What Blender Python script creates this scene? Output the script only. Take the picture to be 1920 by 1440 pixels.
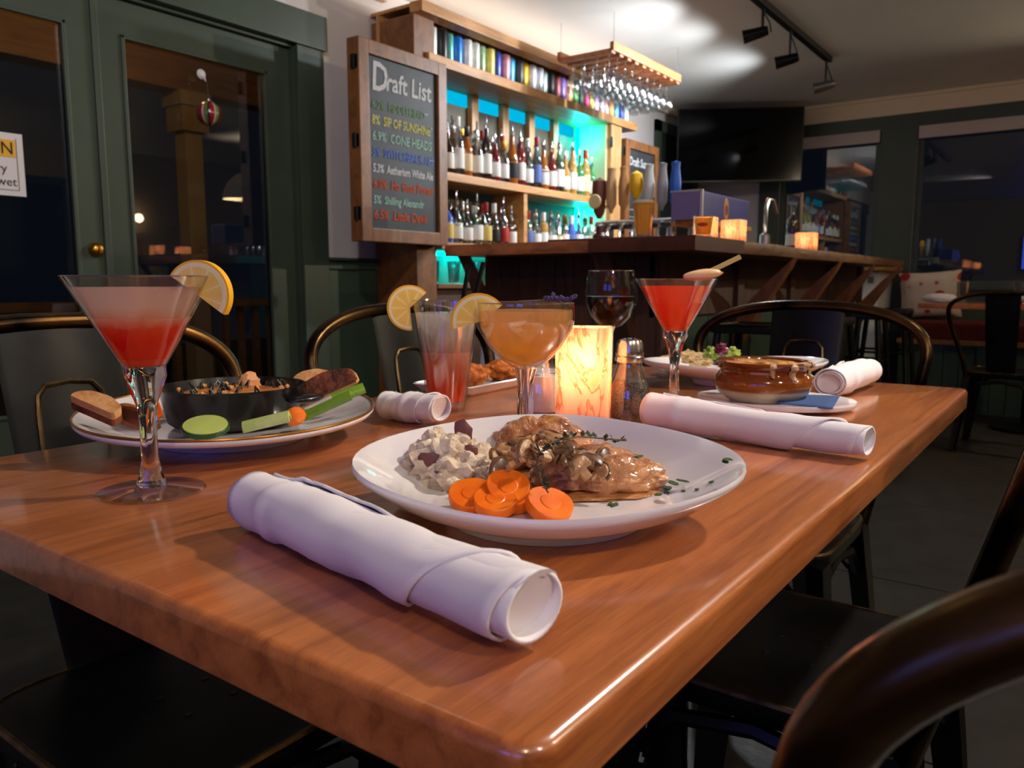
import bpy, bmesh, math, random
from mathutils import Vector, Matrix, noise as mnoise
for o in list(bpy.data.objects): bpy.data.objects.remove(o, do_unlink=True)
S = bpy.context.scene
COL = S.collection
PI = math.pi
R = random.Random(7)

# ---------------------------------------------------------------- camera, world, lights, exposure
FPX = 1480.86; PITCH = math.radians(7.3113); AZ = math.radians(36.132); CH = 0.935
cam = bpy.data.cameras.new('camera'); cam.lens = 27.766; cam.sensor_width = 36; cam.clip_start = 0.01
cam.dof.use_dof = True; cam.dof.focus_distance = 0.72; cam.dof.aperture_fstop = 13.0
camo = bpy.data.objects.new('camera', cam); COL.objects.link(camo)
camo.location = (0, 0, CH); camo.rotation_euler = (PI/2-PITCH, 0, AZ-PI/2)
S.camera = camo
S.view_settings.view_transform = 'Standard'; S.view_settings.look = 'None'
S.view_settings.gamma = 1; S.view_settings.use_curve_mapping = False
S.view_settings.exposure = 0.92
wd = bpy.data.worlds.new('night'); S.world = wd; wd.use_nodes = True
wd.node_tree.nodes['Background'].inputs[0].default_value = (0.02, 0.03, 0.05, 1)
wd.node_tree.nodes['Background'].inputs[1].default_value = 0.15

def lamp(kind, loc, power, col, target=None, size=0.1, spot=60, blend=0.5, name='lamp_light'):
    l = bpy.data.lights.new(name, kind); l.energy = power; l.color = col
    if kind == 'AREA': l.size = size
    else: l.shadow_soft_size = size
    if kind == 'SPOT': l.spot_size = math.radians(spot); l.spot_blend = blend
    o = bpy.data.objects.new(name, l); COL.objects.link(o); o.location = loc
    if target is not None:
        o.rotation_euler = (Vector(target)-Vector(loc)).to_track_quat('-Z', 'Y').to_euler()
    return o
WARM = (1, .72, .46); COOL = (.86, .93, 1); NEUT = (1, .88, .76); CYAN = (0, .85, 1)
# ceiling spots on the dining-room track (above and outside the frame) lighting the table
lamp('SPOT', (1.85, -0.35, 2.30), 75, NEUT, (0.75, 0.5, 0.75), .05, 70, .8, 'table_spot_light')
lamp('SPOT', (0.2, -1.6, 2.30), 30, (1, .86, .8), (0.6, 0.5, 0.75), .09, 95, .9, 'room_spot_light')
lamp('SPOT', (0.9, 1.2, 2.30), 26, (1, .93, .9), (2.4, 3.0, 1.5), .04, 110, .9, 'wall_spot_light')
# bar track heads, aimed across the ceiling at the back bar
BARHEADS = [(4.28, 1.56, 2.235), (4.75, 1.54, 2.20), (5.50, 1.53, 2.20)]
for i, (x, y, z) in enumerate(BARHEADS):
    lamp('SPOT', (x-.05, y+.1, z-.07), 36, COOL, (x-.55, 3.0, 1.55), .03, 140, .8, 'bar_spot_light')
lamp('SPOT', (3.35, 1.40, 2.28), 34, COOL, (3.05, 1.35, 1.1), .04, 95, .8, 'bar_spot_light')  # unseen extra spot, added to brighten the bar top and taps
lamp('SPOT', (6.3, -1.1, 2.20), 95, (1, .86, .62), (4.9, .35, 2.30), .04, 75, .9, 'ceiling_wash_light')
# pendant lamp, then unseen warm points added as room fill, then the porch
lamp('POINT', (5.05, -1.0, 1.90), 45, (1, .80, .52), None, .06, name='pendant_light')
lamp('POINT', (-0.9, -0.9, 2.25), 14, (1, .82, .62), None, .04, name='room_fill_light')
lamp('POINT', (2.2, -2.2, 2.25), 24, (1, .82, .60), None, .04, name='room_fill_light')
lamp('POINT', (2.0, 3.45, 2.17), 4.5, (1, .62, .28), None, .05, name='porch_light')

# ---------------------------------------------------------------- projection helper
def ray(u, v):
    x = (u-960)/FPX; y = (720-v)/FPX
    f = math.cos(PITCH)+y*math.sin(PITCH); up = -math.sin(PITCH)+y*math.cos(PITCH)
    return Vector((f*math.cos(AZ)+x*math.sin(AZ), f*math.sin(AZ)-x*math.cos(AZ), up)), f
def onz(u, v, z): d, f = ray(u, v); t = (z-CH)/d.z; return Vector((d.x*t, d.y*t, z))
def ony(u, v, y): d, f = ray(u, v); t = y/d.y; return Vector((d.x*t, y, CH+d.z*t))
def onx(u, v, x): d, f = ray(u, v); t = x/d.x; return Vector((x, d.y*t, CH+d.z*t))
def at(u, v, dist): d, f = ray(u, v); t = dist/f; return Vector((d.x*t, d.y*t, CH+d.z*t))
RT = Vector((math.sin(AZ), -math.cos(AZ), 0)); FW = Vector((math.cos(AZ), math.sin(AZ), 0))

# ---------------------------------------------------------------- materials
MATS = {}
def newmat(name):
    m = bpy.data.materials.new(name); m.use_nodes = True; MATS[name] = m
    nt = m.node_tree; return m, nt, nt.nodes['Principled BSDF']
def setc(bs, key, val):
    if key in bs.inputs: bs.inputs[key].default_value = val
def rgba(c): return (c[0], c[1], c[2], 1)
def srgb(r, g, b): return tuple(((c/255)/12.92 if c <= 10 else ((c/255+.055)/1.055)**2.4) for c in (r, g, b))
def objco(nt, scale=(1, 1, 1), rot=(0, 0, 0)):
    tc = nt.nodes.new('ShaderNodeTexCoord'); mp = nt.nodes.new('ShaderNodeMapping')
    mp.inputs['Scale'].default_value = scale; mp.inputs['Rotation'].default_value = rot
    nt.links.new(tc.outputs['Object'], mp.inputs['Vector']); return mp.outputs['Vector']
def tex(nt, vec, scale, detail=4, rough=.55, dist=0):
    n = nt.nodes.new('ShaderNodeTexNoise'); n.inputs['Scale'].default_value = scale
    n.inputs['Detail'].default_value = detail; n.inputs['Roughness'].default_value = rough
    n.inputs['Distortion'].default_value = dist; nt.links.new(vec, n.inputs['Vector']); return n.outputs['Fac']
def ramp(nt, fac, stops):
    r = nt.nodes.new('ShaderNodeValToRGB'); e = r.color_ramp.elements
    while len(e) < len(stops): e.new(.5)
    for i, (p, c) in enumerate(stops): e[i].position = p; e[i].color = rgba(c)
    nt.links.new(fac, r.inputs['Fac']); return r.outputs['Color']
def bump(nt, bs, fac, strength, dist=.01):
    b = nt.nodes.new('ShaderNodeBump'); b.inputs['Strength'].default_value = strength; b.inputs['Distance'].default_value = dist
    nt.links.new(fac, b.inputs['Height']); nt.links.new(b.outputs['Normal'], bs.inputs['Normal'])
def mat(name, c, rough=.5, metal=0, var=0, vscale=20, bmp=0, bscale=60, coat=0, emis=0, sss=0, trans=0, ior=1.45, c2=None, spec=None):
    m, nt, bs = newmat(name)
    setc(bs, 'Base Color', rgba(c)); setc(bs, 'Roughness', rough); setc(bs, 'Metallic', metal); setc(bs, 'IOR', ior)
    if spec is not None: setc(bs, 'Specular IOR Level', spec)
    if coat: setc(bs, 'Coat Weight', coat); setc(bs, 'Coat Roughness', .06)
    if trans: setc(bs, 'Transmission Weight', trans)
    if sss: setc(bs, 'Subsurface Weight', sss); setc(bs, 'Subsurface Radius', (.01, .006, .004)); setc(bs, 'Subsurface Scale', .6)
    if emis: setc(bs, 'Emission Color', rgba(c)); setc(bs, 'Emission Strength', emis)
    if var or c2:
        co = objco(nt); f = tex(nt, co, vscale)
        d = c2 if c2 else tuple(x*(1-var) for x in c)
        nt.links.new(ramp(nt, f, [(.35, d), (.65, c)]), bs.inputs['Base Color'])
    if bmp:
        bump(nt, bs, tex(nt, objco(nt), bscale, 5), bmp)
    return m
def wood(name, dark, light, stretch=(1.2, 14, 14), scale=3, rough=.45, coat=0, board=None, bmp=.05):
    m, nt, bs = newmat(name)
    v = objco(nt, stretch)
    f = tex(nt, v, scale, 6, .6, .8)
    col = ramp(nt, f, [(.25, dark), (.5, tuple((a*.4+b*.6) for a, b in zip(dark, light))), (.75, light)])
    fine = tex(nt, objco(nt, tuple(s*4 for s in stretch)), scale*3, 3)
    mx = nt.nodes.new('ShaderNodeMixRGB'); mx.blend_type = 'MULTIPLY'; mx.inputs[0].default_value = .35
    nt.links.new(col, mx.inputs[1]); nt.links.new(ramp(nt, fine, [(.3, (.45, .4, .35)), (.6, (1, 1, 1))]), mx.inputs[2])
    out = mx.outputs[0]
    if board:   # tone of each glued board: (axis, width)
        tc = nt.nodes.new('ShaderNodeTexCoord'); sp = nt.nodes.new('ShaderNodeSeparateXYZ'); nt.links.new(tc.outputs['Object'], sp.inputs[0])
        dv = nt.nodes.new('ShaderNodeMath'); dv.operation = 'DIVIDE'; dv.inputs[1].default_value = board[1]; nt.links.new(sp.outputs[board[0]], dv.inputs[0])
        fl = nt.nodes.new('ShaderNodeMath'); fl.operation = 'FLOOR'; nt.links.new(dv.outputs[0], fl.inputs[0])
        wn = nt.nodes.new('ShaderNodeTexWhiteNoise'); wn.noise_dimensions = '1D'; nt.links.new(fl.outputs[0], wn.inputs['W'])
        m2 = nt.nodes.new('ShaderNodeMixRGB'); m2.blend_type = 'MULTIPLY'; m2.inputs[0].default_value = .5
        nt.links.new(out, m2.inputs[1]); nt.links.new(ramp(nt, wn.outputs['Value'], [(0, (.72, .68, .66)), (1, (1, 1, 1))]), m2.inputs[2]); out = m2.outputs[0]
    nt.links.new(out, bs.inputs['Base Color']); setc(bs, 'Roughness', rough)
    if coat: setc(bs, 'Coat Weight', coat); setc(bs, 'Coat Roughness', .14); setc(bs, 'Coat IOR', 1.7)
    if bmp: bump(nt, bs, fine, bmp, .002)
    return m
def schlick(nt, r0, r1):
    lw = nt.nodes.new('ShaderNodeLayerWeight'); lw.inputs[0].default_value = .5
    p = nt.nodes.new('ShaderNodeMath'); p.operation = 'POWER'; p.inputs[1].default_value = 3.5; nt.links.new(lw.outputs['Facing'], p.inputs[0])
    m = nt.nodes.new('ShaderNodeMath'); m.operation = 'MULTIPLY_ADD'; m.inputs[1].default_value = r1; m.inputs[2].default_value = r0; m.use_clamp = True
    nt.links.new(p.outputs[0], m.inputs[0]); return m.outputs[0]
def thin_glass(name, tint=(1, 1, 1), refl=1.0, ior=1.5, rough=.0):
    m = bpy.data.materials.new(name); m.use_nodes = True; nt = m.node_tree; nt.nodes.clear()
    o = nt.nodes.new('ShaderNodeOutputMaterial'); mx = nt.nodes.new('ShaderNodeMixShader')
    t = nt.nodes.new('ShaderNodeBsdfTransparent'); t.inputs[0].default_value = rgba(tint)
    g = nt.nodes.new('ShaderNodeBsdfGlossy'); g.inputs['Roughness'].default_value = rough
    nt.links.new(schlick(nt, .042*refl, min(1, .55*refl)), mx.inputs[0])
    nt.links.new(t.outputs[0], mx.inputs[1]); nt.links.new(g.outputs[0], mx.inputs[2]); nt.links.new(mx.outputs[0], o.inputs[0])
    return m
def drink(name, stops, clear=.25, z0=0, z1=1):
    # cloudy drink: colour layers over the height (object Z, metres), part scattering, part clear
    m = bpy.data.materials.new(name); m.use_nodes = True; nt = m.node_tree; nt.nodes.clear()
    o = nt.nodes.new('ShaderNodeOutputMaterial')
    tc = nt.nodes.new('ShaderNodeTexCoord'); sp = nt.nodes.new('ShaderNodeSeparateXYZ'); nt.links.new(tc.outputs['Object'], sp.inputs[0])
    nz = tex(nt, tc.outputs['Object'], 60, 3)
    ad = nt.nodes.new('ShaderNodeMath'); ad.operation = 'MULTIPLY_ADD'; ad.inputs[1].default_value = .012; nt.links.new(nz, ad.inputs[0]); nt.links.new(sp.outputs[2], ad.inputs[2])
    mr = nt.nodes.new('ShaderNodeMapRange'); mr.inputs[1].default_value = z0+.006; mr.inputs[2].default_value = z1+.006; nt.links.new(ad.outputs[0], mr.inputs[0])
    c = ramp(nt, mr.outputs[0], stops)
    d = nt.nodes.new('ShaderNodeBsdfDiffuse'); tl = nt.nodes.new('ShaderNodeBsdfTranslucent'); tr = nt.nodes.new('ShaderNodeBsdfTransparent'); gl = nt.nodes.new('ShaderNodeBsdfGlossy'); gl.inputs['Roughness'].default_value = .02
    for n in (d, tl, tr): nt.links.new(c, n.inputs[0])
    a = nt.nodes.new('ShaderNodeMixShader'); a.inputs[0].default_value = .68; nt.links.new(d.outputs[0], a.inputs[1]); nt.links.new(tl.outputs[0], a.inputs[2])
    b = nt.nodes.new('ShaderNodeMixShader'); b.inputs[0].default_value = clear; nt.links.new(a.outputs[0], b.inputs[1]); nt.links.new(tr.outputs[0], b.inputs[2])
    e = nt.nodes.new('ShaderNodeMixShader'); nt.links.new(schlick(nt, .02, .35), e.inputs[0]); nt.links.new(b.outputs[0], e.inputs[1]); nt.links.new(gl.outputs[0], e.inputs[2])
    nt.links.new(e.outputs[0], o.inputs[0]); return m
def glow(name, c, strength):
    m = bpy.data.materials.new(name); m.use_nodes = True; nt = m.node_tree; nt.nodes.clear()
    o = nt.nodes.new('ShaderNodeOutputMaterial'); e = nt.nodes.new('ShaderNodeEmission'); e.inputs[0].default_value = rgba(c); e.inputs[1].default_value = strength
    nt.links.new(e.outputs[0], o.inputs[0]); return m

TABLEW = wood('table_wood', srgb(136, 66, 27), srgb(214, 130, 66), (1.0, 16, 16), 3.2, .34, .9, (1, .128), .03)
BARW = wood('bar_wood', srgb(104, 54, 28), srgb(186, 112, 64), (3, 3, 12), 2.4, .4, .2)
LIVEW = wood('live_edge_wood', srgb(70, 44, 26), srgb(150, 104, 66), (2, 9, 9), 3, .6, 0)
DARKW = wood('dark_wood', srgb(42, 25, 16), srgb(94, 56, 34), (8, 8, 1), 2.4, .6)
SHELFW = wood('shelf_wood', srgb(150, 96, 46), srgb(214, 156, 88), (1, 12, 12), 3, .5)
POSTW = wood('post_wood', srgb(160, 108, 60), srgb(214, 164, 106), (12, 12, 1), 3, .5)
FRAMEW = wood('frame_wood', srgb(84, 48, 20), srgb(148, 92, 44), (6, 6, 3), 3, .5)
PORCHW = wood('porch_wood', srgb(120, 80, 40), srgb(190, 140, 80), (1, 10, 10), 3, .6)
WALLW = mat('wall_paint', srgb(206, 198, 194), .85, var=.06, vscale=4)
CEILM = mat('ceiling_paint', srgb(206, 204, 198), .45, var=.05, vscale=2, spec=.5)
CREAM = mat('cream_trim_paint', srgb(205, 188, 158), .6)
GREEN = mat('green_paint', srgb(58, 70, 57), .42, var=.12, vscale=6)
GREEN2 = mat('green_wainscot_paint', srgb(56, 76, 60), .45, var=.12, vscale=6)
TILE = mat('slate_tile', srgb(52, 50, 46), .42, var=.4, vscale=9, bmp=.12, bscale=30)
GROUT = mat('grout', srgb(34, 33, 31), .9)
BLACKM = mat('black_metal', srgb(20, 20, 21), .36, .6)
GUN = mat('gunmetal', srgb(44, 45, 44), .38, .85, c2=srgb(30, 30, 30), vscale=8)
HOOP = mat('bronze_black_glint', srgb(112, 84, 46), .27, .95, c2=srgb(16, 14, 13), vscale=7)  # black and bronze metal; gold patches paint warm reflections into the colour
BRONZE = mat('worn_edge', srgb(120, 96, 60), .35, .9, c2=srgb(60, 50, 36), vscale=30)
BRASS = mat('brass', srgb(200, 150, 60), .28, 1)
CHROME = mat('chrome', srgb(200, 200, 205), .14, 1)
STEELCAP = mat('shaker_cap_steel', srgb(190, 186, 182), .22, 1)
PORC = mat('white_porcelain', srgb(226, 222, 224), .12, coat=.6)
GOLDRIM = mat('gold_rim', srgb(180, 130, 66), .22, .8)
CLOTH = mat('white_linen', srgb(232, 228, 232), .85, bmp=.06, bscale=700)
CASTIRON = mat('black_skillet', srgb(12, 12, 13), .3, coat=.3)
GLASS = thin_glass('clear_glass', (.97, .98, .98), 2.4)
SHAKG = thin_glass('shaker_glass', (.94, .96, .95), 4.0, rough=.03)
CRYSTAL = mat('solid_glass', (1, 1, 1), .0, trans=1, ior=1.47)
PANE = thin_glass('window_glass', (.62, .64, .64), 2.0, 1.55)
GLASSB = thin_glass('bar_glass', (.86, .89, .9), 3.0)
BLACKP = mat('black_plastic', srgb(12, 12, 13), .3)
SCREEN = mat('tv_screen', srgb(4, 5, 6), .08, spec=.25)
SLATE = mat('chalkboard_slate', srgb(34, 36, 39), .6, c2=srgb(50, 53, 57), vscale=5)
CYANLED = glow('cyan_led', (0, .9, 1), 9)
TEALP = glow('backlit_teal_panel', (0, .26, .42), 1.0)
REDCUSH = mat('red_cushion', srgb(122, 44, 30), .9, var=.2)
WHITEM = mat('white_enamel', srgb(225, 225, 225), .35)

# ---------------------------------------------------------------- mesh builder
class M:
    def __init__(s): s.v = []; s.f = []
    def add(s, v, f): n = len(s.v); s.v += [Vector(p) for p in v]; s.f += [[i+n for i in q] for q in f]; return s
    def box(s, x0, x1, y0, y1, z0, z1, bev=0):
        if bev:
            bm = bmesh.new(); bmesh.ops.create_cube(bm, size=1)
            for p in bm.verts: p.co = Vector(((x0+x1)/2+p.co.x*(x1-x0), (y0+y1)/2+p.co.y*(y1-y0), (z0+z1)/2+p.co.z*(z1-z0)))
            bmesh.ops.bevel(bm, geom=list(bm.edges), offset=bev, segments=2, profile=.7, affect='EDGES')
            bm.verts.index_update()
            s.add([p.co.copy() for p in bm.verts], [[q.index for q in f.verts] for f in bm.faces]); bm.free(); return s
        return s.add([(x0, y0, z0), (x1, y0, z0), (x1, y1, z0), (x0, y1, z0), (x0, y0, z1), (x1, y0, z1), (x1, y1, z1), (x0, y1, z1)],
                     [[0, 3, 2, 1], [4, 5, 6, 7], [0, 1, 5, 4], [1, 2, 6, 5], [2, 3, 7, 6], [3, 0, 4, 7]])
    def lathe(s, prof, n=32, rf=None, zf=None, cx=0, cy=0):
        v = []; f = []
        for (r, z) in prof:
            for k in range(n):
                a = 2*PI*k/n; rr = max(r, 1e-5)*(rf(a, r, z) if rf else 1); zz = z+(zf(a, r, z) if zf else 0)
                v.append((cx+rr*math.cos(a), cy+rr*math.sin(a), zz))
        for i in range(len(prof)-1):
            for k in range(n):
                k2 = (k+1) % n; f.append([i*n+k, i*n+k2, (i+1)*n+k2, (i+1)*n+k])
        return s.add(v, f)
    def tube(s, pts, r, n=8, closed=False, caps=True):
        pts = [Vector(p) for p in pts]; m = len(pts); v = []; f = []; up = None
        for i, p in enumerate(pts):
            a = pts[(i-1) % m] if (closed or i) else p; b = pts[(i+1) % m] if (closed or i < m-1) else p
            t = (b-a).normalized()
            if up is None: up = Vector((0, 0, 1)) if abs(t.z) < .9 else Vector((1, 0, 0))
            x = t.cross(up).normalized(); up = x.cross(t).normalized()
            rr = r(i/(m-1)) if callable(r) else r
            for k in range(n): q = 2*PI*k/n; v.append(p+x*math.cos(q)*rr+up*math.sin(q)*rr)
        for i in range(m if closed else m-1):
            j = (i+1) % m
            for k in range(n): k2 = (k+1) % n; f.append([i*n+k, i*n+k2, j*n+k2, j*n+k])
        if caps and not closed: f.append(list(range(n))[::-1]); f.append([(m-1)*n+k for k in range(n)])
        return s.add(v, f)
    def prism(s, poly, z0, z1):
        n = len(poly); v = [(x, y, z0) for x, y in poly]+[(x, y, z1) for x, y in poly]
        f = [list(range(n))[::-1], list(range(n, 2*n))]+[[i, (i+1) % n, n+(i+1) % n, n+i] for i in range(n)]
        return s.add(v, f)
    def blob(s, c, rad, sub=3, amp=.15, freq=3, seed=0, flat=None):
        bm = bmesh.new(); bmesh.ops.create_icosphere(bm, subdivisions=sub, radius=1); v = []
        for p in bm.verts:
            d = p.co.normalized(); n = 1+amp*mnoise.fractal(d*freq+Vector((seed*7.3, seed*3.1, 0)), 1, 2, 4)
            q = Vector((c[0]+d.x*rad[0]*n, c[1]+d.y*rad[1]*n, c[2]+d.z*rad[2]*n))
            if flat is not None and q.z < flat: q.z = flat
            v.append(q)
        bm.verts.index_update(); s.add(v, [[q.index for q in f.verts] for f in bm.faces]); bm.free(); return s
    def loft(s, rings, cap=True, closed=True):
        n = len(rings[0]); v = [p for r in rings for p in r]; f = []
        for i in range(len(rings)-1):
            for k in range(n if closed else n-1): k2 = (k+1) % n; f.append([i*n+k, i*n+k2, (i+1)*n+k2, (i+1)*n+k])
        if cap: f.append(list(range(n))[::-1]); f.append([(len(rings)-1)*n+k for k in range(n)])
        return s.add(v, f)
    def tf(s, mtx): s.v = [mtx @ p for p in s.v]; return s
    def mesh(s, name, m, smooth=35):
        me = bpy.data.meshes.new(name); me.from_pydata([tuple(p) for p in s.v], [], s.f); me.materials.append(m)
        bm = bmesh.new(); bm.from_mesh(me); bmesh.ops.recalc_face_normals(bm, faces=bm.faces); bm.to_mesh(me); bm.free()
        if smooth:
            me.polygons.foreach_set('use_smooth', [True]*len(me.polygons)); me.set_sharp_from_angle(angle=math.radians(smooth))
        me.update(); return me
def link(name, me, parent=None, loc=None, rot=None):
    o = bpy.data.objects.new(name, me); COL.objects.link(o)
    if parent: o.parent = parent
    if loc is not None: o.location = loc
    if rot is not None: o.rotation_euler = rot
    return o
def O(name, mb, m, parent=None, loc=None, rot=None, smooth=35): return link(name, mb.mesh(name, m, smooth), parent, loc, rot)
def tag(o, label, cat, group=None):
    o['label'] = label; o['category'] = cat
    if group: o['group'] = group
    return o
def T(name, label, cat, loc=(0, 0, 0), rz=0, group=None):
    o = bpy.data.objects.new(name, None); o.empty_display_size = .05; COL.objects.link(o); o.location = loc; o.rotation_euler = (0, 0, rz)
    return tag(o, label, cat, group)
def ST(name, mb, m, smooth=0): o = O(name, mb, m, None, smooth=smooth); o['kind'] = 'structure'; return o
def STE(name, loc=(0, 0, 0)):
    o = bpy.data.objects.new(name, None); COL.objects.link(o); o.location = loc; o['kind'] = 'structure'; return o
def dup(root, loc, rz, label=None, group=None):
    r = root.copy(); COL.objects.link(r); r.location = loc; r.rotation_euler = (0, 0, rz)
    if label: r['label'] = label
    if group: r['group'] = group
    for ch in list(root.children):
        c = ch.copy(); COL.objects.link(c); c.parent = r
        for g in list(ch.children): d = g.copy(); COL.objects.link(d); d.parent = c
    return r
def text(s, size, loc, m, parent, name='lettering', rot=(PI/2, 0, 0), align='LEFT', shear=0, sx=1, thick=0):
    c = bpy.data.curves.new(name, 'FONT'); c.body = s; c.size = size; c.align_x = align; c.extrude = .0006; c.shear = shear; c.offset = thick; c.resolution_u = 2
    o = bpy.data.objects.new(name, c); COL.objects.link(o); bpy.context.view_layer.update()
    me = bpy.data.meshes.new_from_object(o.evaluated_get(bpy.context.evaluated_depsgraph_get()))
    bpy.data.objects.remove(o); me.materials.clear(); me.materials.append(m)
    q = link(name, me, parent, loc, rot); q['kind'] = 'stuff'; q.scale = (sx, 1, 1); return q

# ---------------------------------------------------------------- the room
W = 3.0; XW = 7.0; CE = 2.39; XN = -2.4; YR = -2.8
flo = ST('floor', M().box(XN, XW, YR, W, -.12, -.006), GROUT)
tm = M().box(-.248, .248, -.248, .248, -.02, 0, .004).mesh('tile', TILE, 0)
for i in range(18):
    for j in range(11):
        x = -2.1+i*.5; y = -2.5+j*.5
        if x < XW-.2: link('tile', tm, flo, (x, y, R.uniform(-.0015, .0008)))
ST('ceiling', M().box(XN-.1, XW+.1, YR-.1, W+.1, CE, CE+.12), CEILM)
# left wall with the double-door opening X .66..2.43, z 0..2.0
wl = ST('wall_left', M().box(XN, .66, W, W+.14, 0, CE).box(2.43, XW, W, W+.14, 0, CE).box(.66, 2.43, W, W+.14, 2.0, CE), WALLW)
ST('trim_1', M().box(2.58, 2.93, W-.012, W, 0, 1.0), GREEN2)
ST('trim_2', M().box(2.58, 2.93, W-.03, W, 1.0, 1.018, .004).box(2.58, 2.93, W-.02, W, 1.018, 1.042).box(2.58, 2.93, W-.045, W, 1.042, 1.056, .004), GREEN2, 30)
ST('trim_3', M().box(2.43, 2.58, W-.03, W, 0, 2.0, .003).box(.5, .66, W-.03, W, 0, 2.0, .003).box(.45, 2.595, W-.045, W, 2.0, 2.15, .003).box(2.4255, 2.4315, W-.001, W+.14, 0, 2.0).box(.6585, .6645, W-.001, W+.14, 0, 2.0).box(.66, 2.43, W-.001, W+.14, 1.988, 2.001), GREEN)
ST('trim_4', M().box(2.35, 3.0, W-.04, W, CE-.06, CE, .008).box(5.9, XW, W-.04, W, CE-.06, CE, .008), CREAM)
# french doors
dr = STE('door_1')
for (x0, x1, p0, p1) in ((.68, 1.546, .80, 1.446), (1.550, 2.425, 1.646, 2.302)):
    y0, y1 = W+.03, W+.075
    leaf = O('door_leaf', M().box(x0, p0, y0, y1, .01, 1.985).box(p1, x1, y0, y1, .01, 1.985).box(p0, p1, y0, y1, 1.862, 1.985).box(p0, p1, y0, y1, .01, .46), GREEN, dr, smooth=0)
    b = M()
    for (a, c, d, e) in ((p0, p0+.014, .46, 1.862), (p1-.014, p1, .46, 1.862), (p0, p1, .46, .474), (p0, p1, 1.848, 1.862)): b.box(a, c, y0-.008, y0+.01, d, e, .003)
    O('glazing_bead', b, GREEN, leaf, smooth=0)
    O('door_pane', M().box(p0, p1, y0+.016, y0+.022, .46, 1.862), PANE, leaf, smooth=0)
O('astragal', M().box(1.535, 1.56, W+.018, W+.03, .01, 1.985, .003), GREEN, dr, smooth=0)
db = O('deadbolt', M().lathe([(0, .026), (.013, .026), (.022, .02), (.027, .008), (.028, 0)], 20).tf(Matrix.Translation((1.503, W+.03, 1.057)) @ Matrix.Rotation(PI/2, 4, 'X')), BRASS, dr)
O('thumb_turn', M().box(1.499, 1.507, W-.012, W+.006, 1.043, 1.071, .002), BRASS, db)
# paper notice taped to the door glass
sg = T('notice_sign', 'white paper notice with yellow header taped to the door glass', 'sign', (1.118, W+.03, 1.336))
O('paper', M().box(-.165, .155, -.002, 0, -.105, .105), mat('paper', srgb(214, 208, 206), .9), sg, (0, -.0065, 0), smooth=0)
O('yellow_header', M().box(-.145, .130, -.0045, -.002, .025, .082), mat('caution_yellow', srgb(226, 170, 50), .8), sg, (0, -.0065, 0), smooth=0)
INK = mat('black_ink', srgb(30, 28, 28), .8)
text('CAUTION', .058, (.124, -.0118, .034), INK, sg, align='RIGHT', sx=.92)
text('Slippery', .042, (.100, -.0092, -.028), INK, sg, align='RIGHT')
text('when wet', .042, (.128, -.0092, -.072), INK, sg, align='RIGHT')
O('printed_border', M().box(-.15, -.148, -.0035, -.002, -.085, .088).box(.133, .1345, -.0035, -.002, -.085, .088).box(-.15, .1345, -.0035, -.002, -.0865, -.085), INK, sg, (0, -.0065, 0), smooth=0)
# hanging ornament on a suction hook
on = T('glass_ornament', 'striped red and green glass ball hanging in the door glass', 'ornament', (1.975, W-.022, 1.622))
m, nt, bs = newmat('ornament_stripes')
tc = nt.nodes.new('ShaderNodeTexCoord'); gr = nt.nodes.new('ShaderNodeTexGradient'); gr.gradient_type = 'RADIAL'; nt.links.new(tc.outputs['Object'], gr.inputs[0])
mu = nt.nodes.new('ShaderNodeMath'); mu.operation = 'MULTIPLY'; mu.inputs[1].default_value = 6; nt.links.new(gr.outputs['Fac'], mu.inputs[0])
fr = nt.nodes.new('ShaderNodeMath'); fr.operation = 'FRACT'; nt.links.new(mu.outputs[0], fr.inputs[0])
rp = nt.nodes.new('ShaderNodeValToRGB'); rp.color_ramp.interpolation = 'CONSTANT'; e = rp.color_ramp.elements
e[0].color = (.25, .01, .015, 1); e[1].position = .35; e[1].color = (.5, .35, .35, 1); q = e.new(.5); q.color = (.10, .16, .02, 1); q = e.new(.8); q.color = (.05, .01, .02, 1)
nt.links.new(fr.outputs[0], rp.inputs[0]); nt.links.new(rp.outputs[0], bs.inputs['Base Color']); setc(bs, 'Roughness', .1); setc(bs, 'Coat Weight', .8)
O('ball', M().lathe([(.050*math.sin(PI*i/16), .050*math.cos(PI*i/16)) for i in range(17)], 28), m, on)
O('cap', M().lathe([(.0, .058), (.009, .057), (.010, .047)], 12), CHROME, on)
O('string', M().tube([(0, 0, .057), (-.004, .004, .14)], .0012, 5), CHROME, on)
O('suction_hook', M().lathe([(0, .012), (.012, .01), (.02, 0)], 16).tf(Matrix.Translation((-.004, .036, .16)) @ Matrix.Rotation(PI/2, 4, 'X')).tube([(-.004, .016, .155), (-.004, .012, .135), (-.004, .008, .128)], .0025, 6), WHITEM, on)
# porch outside
ST('ground', M().box(-6, 10, W+.14, 12, -.25, -.05), mat('porch_boards', srgb(60, 52, 44), .8))
ST('trim_5', M().box(-2, 6, W+.14, 4.62, 2.25, 2.30), PORCHW)
ST('trim_6', M().box(-2, 6, 4.30, 4.46, 2.03, 2.25), PORCHW)
pp = T('porch_post', 'square cream porch post with boxed capital behind the door glass', 'post', (2.76, 4.38, -.05))
CREAMP = mat('porch_cream', srgb(190, 168, 128), .7)
O('shaft', M().box(-.055, .055, -.055, .055, 0, 1.9, .004), CREAMP, pp, smooth=0)
O('capital', M().box(-.085, .085, -.085, .085, 1.86, 2.0, .005).box(-.10, .10, -.10, .10, 2.0, 2.08, .005), CREAMP, pp, smooth=0)
rl = T('porch_railing', 'wooden porch railing with slim balusters beyond the doors', 'railing', (0, 4.53, 0))
O('handrail', M().box(-.5, 4.6, -.05, .05, .78, .83, .006), PORCHW, rl, smooth=0)
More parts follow.
